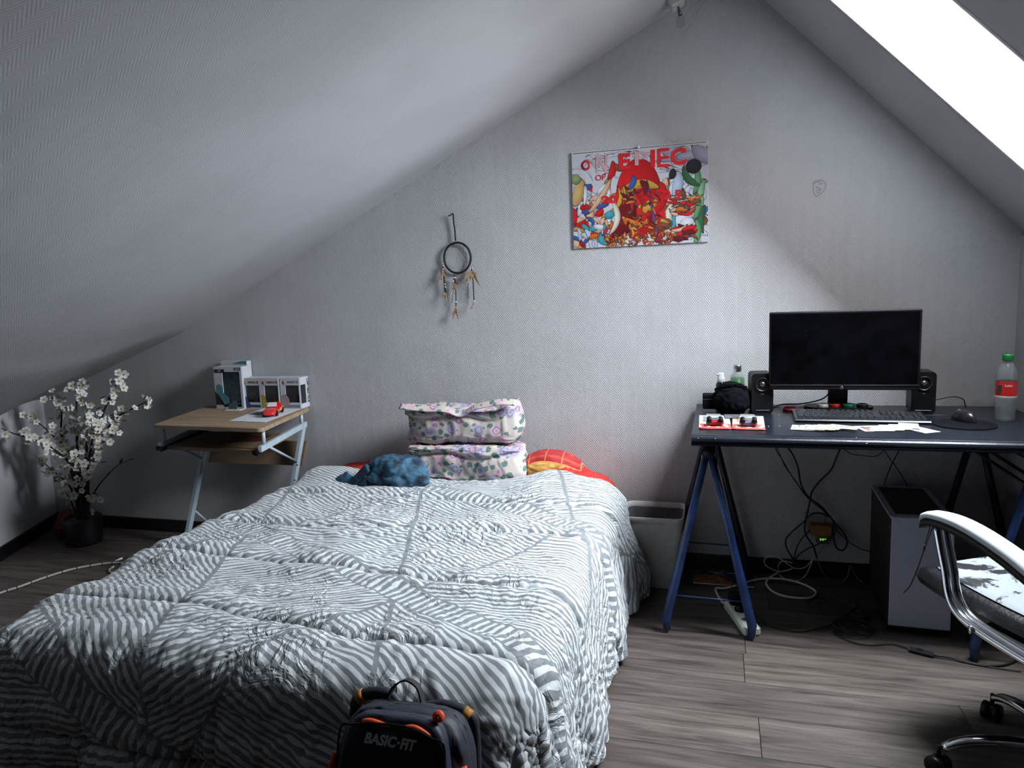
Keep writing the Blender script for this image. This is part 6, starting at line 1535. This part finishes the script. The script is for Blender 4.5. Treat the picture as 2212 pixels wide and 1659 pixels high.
mb = MB(); mb.box((0, 0, .010), (.078, .020, .016), rot=rotm(0, 0, rz_), bev=.006); mb.build('switch_body', M_gloss, isw)
mb = MB(); mb.box((-.004, 0, .0185), (.020, .011, .003), rot=rotm(0, 0, rz_), bev=.001); mb.build('rocker', M_black, isw)
mb = MB(); P = fz(.005, (2016, 1415), (2050, 1420), (2090, 1430), (2130, 1437), (2165, 1437), (2192, 1428), (2212, 1408), (2235, 1380)); mb.tube(smooth_path([v - Vector((sw.x, sw.y, 0)) for v in P], 5), .0032, 8); mb.build('cord', M_rubber, isw)
cable('floor_cord', fz(.004, (2015, 1418), (2060, 1425), (2100, 1434), (2150, 1442), (2205, 1451)), .0018, M_rubber, 'thin black cord lying along the thicker lamp cord on the floor')

# wall socket, orange adapter, glowing meter
so = thing('wall_socket', 'white wall socket behind the tangle of cables', 'socket', (.395, 0, .235))
mb = MB(); mb.box((0, -.005, .005), (.085, .010, .085), bev=.003); mb.build('socket_plate', mat('greyish_socket_plate', (.35, .34, .31), .5), so)
oa = thing('orange_adapter', 'tan orange power adapter plugged into the wall socket', 'adapter', (.418, -.035, .222))
mb = MB(); mb.box((0, 0, 0), (.086, .050, .046), bev=.005); mb.build('adapter_body', mat('tan_orange_plastic', (.30, .13, .035), .5, col2=(.25, .11, .03)), oa)
pm_ = thing('power_meter', 'small green-lit power meter below the orange adapter', 'meter', (.425, -.026, .178))
mb = MB(); mb.box((0, 0, 0), (.048, .034, .038), bev=.004); mb.build('meter_body', mat('dull_green_grey_plastic', (.13, .15, .08), .5), pm_)
M_led = mat('green_led_digits', (.05, .2, .03), .4, emit=((.35, 1.0, .12), 1.4))
mb = MB()
for k in range(3): mb.box((-.009 + k * .009, -.0178, .004), (.0055, .0010, .0022)); mb.box((-.009 + k * .009, -.0178, -.001), (.0040, .0010, .0018))
mb.build('led_digits', M_led, pm_)

# rope light on the left floor
P = fz(.007, (-90, 1318), (0, 1281), (40, 1268), (95, 1248), (150, 1231), (200, 1221), (240, 1216), (268, 1217), (286, 1222), (287, 1228), (278, 1235), (258, 1239), (240, 1237), (236, 1231), (247, 1223))
rl = thing('rope_light', 'segmented off-white light tube curling on the floor left of the bed', 'light tube', (P[0].x, P[0].y, 0))
mb = MB(); S = smooth_path(P, 5); mb.tube([v - Vector((P[0].x, P[0].y, 0)) for v in S], .0055, 8); mb.build('tube', mat('grimy_white_tube', (.42, .36, .34), .5), rl)
mb = MB()
for i in range(0, len(S) - 1, 3):
    a, b = S[i], S[i + 1]; c = (a + b) / 2 - Vector((P[0].x, P[0].y, 0)); t = (b - a).normalized(); mb.tube([c - t * .002, c + t * .002], .0062, 8)
o = mb.build('dark_joint_rings', M_ink, rl); o['kind'] = 'stuff'
mb = MB(); v = onZ(257, 1212, .01) - Vector((P[0].x, P[0].y, 0)); mb.tube([v + Vector((-.012, -.012, .004)), v + Vector((.012, .012, .012))], .005, 8); mb.build('end_plug', M_white, rl)
# paper scrap by the baseboard
v = onZ(308, 1139, .004); mb = MB(); mb.tube(smooth_path([v + Vector((-.012, 0, 0)), v, v + Vector((.004, 0, .012)), v + Vector((.012, 0, .02))], 3), .0028, 5, flat=.4); mb.single('paper_scrap', M_white, 'tiny white paper scrap on the floor by the baseboard', 'scrap', v)

# ================================================================== BACKPACK
M_bag = mat('navy_black_nylon', (.014, .017, .030), .6, col2=(.009, .011, .020), scale=25, bump=.35, bscale=22)
M_bag2 = mat('navy_nylon_pocket', (.018, .022, .042), .55, col2=(.012, .015, .030), scale=20, bump=.3, bscale=16)
M_or = mat('orange_red_webbing', (.72, .085, .015), .6, col2=(.60, .06, .01), scale=90); M_or2 = mat('orange_strap_edge', (.55, .22, .03), .6)
bagc = Vector((-.560, -2.165, .022))
bag = thing('backpack', 'dark navy backpack with orange zips leaning against the foot of the bed', 'backpack', tuple(bagc), rot=(-.30, .0, .03))
def superblock(name, mt, c, dims, p=4.0, n=36, par=None, taper=0.0, seed=1, amp=.006):
    bm = bmesh.new(); bmesh.ops.create_icosphere(bm, subdivisions=5, radius=1); from mathutils import noise
    for v in bm.verts:
        q = v.co.copy(); s_ = (abs(q.x) ** p + abs(q.y) ** p + abs(q.z) ** p) ** (-1 / p); q = q * s_
        ww = 1 - taper * max(q.z, 0) ** 2
        nz = amp * noise.noise(q * 3 + Vector((seed, 0, 0))) + amp * .7 * (1 - abs(noise.noise(q * 5 + Vector((0, seed, 0)))) * 3)
        v.co = Vector((q.x * dims[0] / 2 * ww, q.y * dims[1] / 2 + nz * (1 if q.y > 0 else -1) * -1, q.z * dims[2] / 2)) + Vector(c)
    me = bpy.data.meshes.new(name); bm.to_mesh(me); bm.free(); me.polygons.foreach_set('use_smooth', [True] * len(me.polygons)); me.materials.append(mt)
    o = bpy.data.objects.new(name, me); COL.objects.link(o); o.parent = par; WM[o] = WM[par]; return o
superblock('bag_body', M_bag, (0, 0, .256), (.272, .110, .485), 5.5, par=bag, taper=.10)
superblock('front_pocket', M_bag2, (0, -.052, .250), (.225, .050, .495), 6.0, par=bag, taper=.10, seed=3, amp=.002)
for sx in (-1, 1):
    for k_ in range(2):
        P = [Vector((sx * (x_ + .003), -.045 + k_ * .012, z)) for x_, z in ((.126, .10), (.131, .18), (.133, .26), (.132, .33), (.128, .385), (.120, .415))]
        mb = MB(); mb.tube(smooth_path(P, 4), .0065, 8); mb.build('side_piping', M_or, bag)
P = [Vector((-.062, -.074, .484)), Vector((-.040, -.0755, .485)), Vector((-.008, -.074, .481))]
mb = MB(); mb.tube(smooth_path(P, 5), [.002, .004, .005, .0055, .006, .006, .0055, .005, .004, .003, .0015], 8); mb.build('zip_lips', M_or, bag)
P = [Vector((.018, -.074, .482)), Vector((.044, -.0755, .483)), Vector((.072, -.074, .473))]
mb = MB(); mb.tube(smooth_path(P, 5), [.0015, .003, .004, .005, .0055, .0055, .005, .0045, .004, .003, .0015], 8); mb.build('zip_lips', M_or, bag)
mb = MB(); mb.tube(smooth_path([Vector((-.104, -.080, .40)), Vector((-.100, -.0805, .47)), Vector((-.078, -.080, .478)), Vector((-.03, -.081, .4845)), Vector((.03, -.081, .4845)), Vector((.078, -.080, .470)), Vector((.100, -.0805, .46)), Vector((.104, -.080, .39))], 6), .0022, 6); mb.build('zip_track', M_black, bag)
bc2 = Vector((.078, -.052, .500)); rb_ = rotm(-.35, 0, 0)
mb = MB(); mb.lathe([(0, -.010), (.0085, -.0095), (.0105, -.007), (.0105, .002), (0, .002)], bc2, 24, axis='y', rot=rb_); mb.build('round_badge', M_or, bag)
mb = MB()
for q in (((-.003, 0, .004), (.0, 0, -.001), (-.004, 0, -.006)), ((0, 0, -.001), (.004, 0, -.006)), ((-.005, 0, 0), (.004, 0, .004))):
    mb.tube([bc2 + rb_ @ (Vector(p) + Vector((0, -.0106, 0))) for p in q], .0007, 5)
mb.build('badge_figure', mat('dark_badge_print', (.10, .02, .01), .5), bag)
P = [Vector((-.058, .030, .472)), Vector((-.058, .034, .498)), Vector((-.046, .036, .522)), Vector((-.022, .037, .534)), Vector((.002, .036, .523)), Vector((.014, .034, .496)), Vector((.020, .030, .470))]
S = smooth_path(P, 6); mb = MB(); vs = []
for i, p in enumerate(S):
    t = (S[min(i + 1, len(S) - 1)] - S[max(i - 1, 0)]).normalized(); nn = Vector((-t.z, 0, t.x))
    vs += [p + Vector((0, -.010, 0)) + nn * .0016, p + Vector((0, .010, 0)) + nn * .0016, p + Vector((0, .010, 0)) - nn * .0016, p + Vector((0, -.010, 0)) - nn * .0016]
L = len(S); mb.add(vs, [(i * 4 + k, i * 4 + (k + 1) % 4, (i + 1) * 4 + (k + 1) % 4, (i + 1) * 4 + k) for i in range(L - 1) for k in range(4)] + [(0, 1, 2, 3), ((L - 1) * 4 + 3, (L - 1) * 4 + 2, (L - 1) * 4 + 1, (L - 1) * 4)]); mb.build('carry_handle', mat('black_webbing', (.012, .012, .015), .7, bump=.3, bscale=400), bag)
for sx, x1, zt in ((-1, -.122, .498), (1, .098, .487)):
    P = [Vector((sx * .022 - .018, .050, .482)), Vector((sx * .060 - .010, .052, zt + .002)), Vector((x1, .050, zt - .006)), Vector((x1 + sx * .016, .056, zt - .035)), Vector((x1 + sx * .022, .065, zt - .12))]
    mb = MB(); mb.tube(smooth_path(P, 5), [.0105] * 5 + [.0125] * 10 + [.0105] * 6, 10); mb.build('shoulder_strap', M_bag, bag)
    mb = MB(); mb.tube([Vector((x1 - sx * .006, .050, zt - .004)), Vector((x1 + sx * .008, .051, zt - .013))], .0140, 12); mb.build('strap_trim', M_or2, bag)
mb = MB(); mb.tube(smooth_path([Vector((-.052, .026, .472)), Vector((-.050, .025, .484)), Vector((-.048, .027, .498))], 3), .0028, 6); mb.build('orange_tag', M_or2, bag)
M_slv = mat('silver_grey_lettering', (.72, .80, .83), .35)
text_fit('BASIC', 'lettering', .064, .0195, M_slv, bag, (-.020, -.0815, .458), shear=.25, bold=.045, rot=(PI / 2, .03, 0))
text_fit('FIT', 'lettering', .0315, .0195, M_slv, bag, (.0335, -.0815, .456), shear=.25, bold=.045, rot=(PI / 2, .03, 0))
mb = MB(); mb.box((.0148, -.0817, .457), (.0040, .0010, .0040)); mb.build('lettering_dot', M_slv, bag)
bpy.context.view_layer.update()
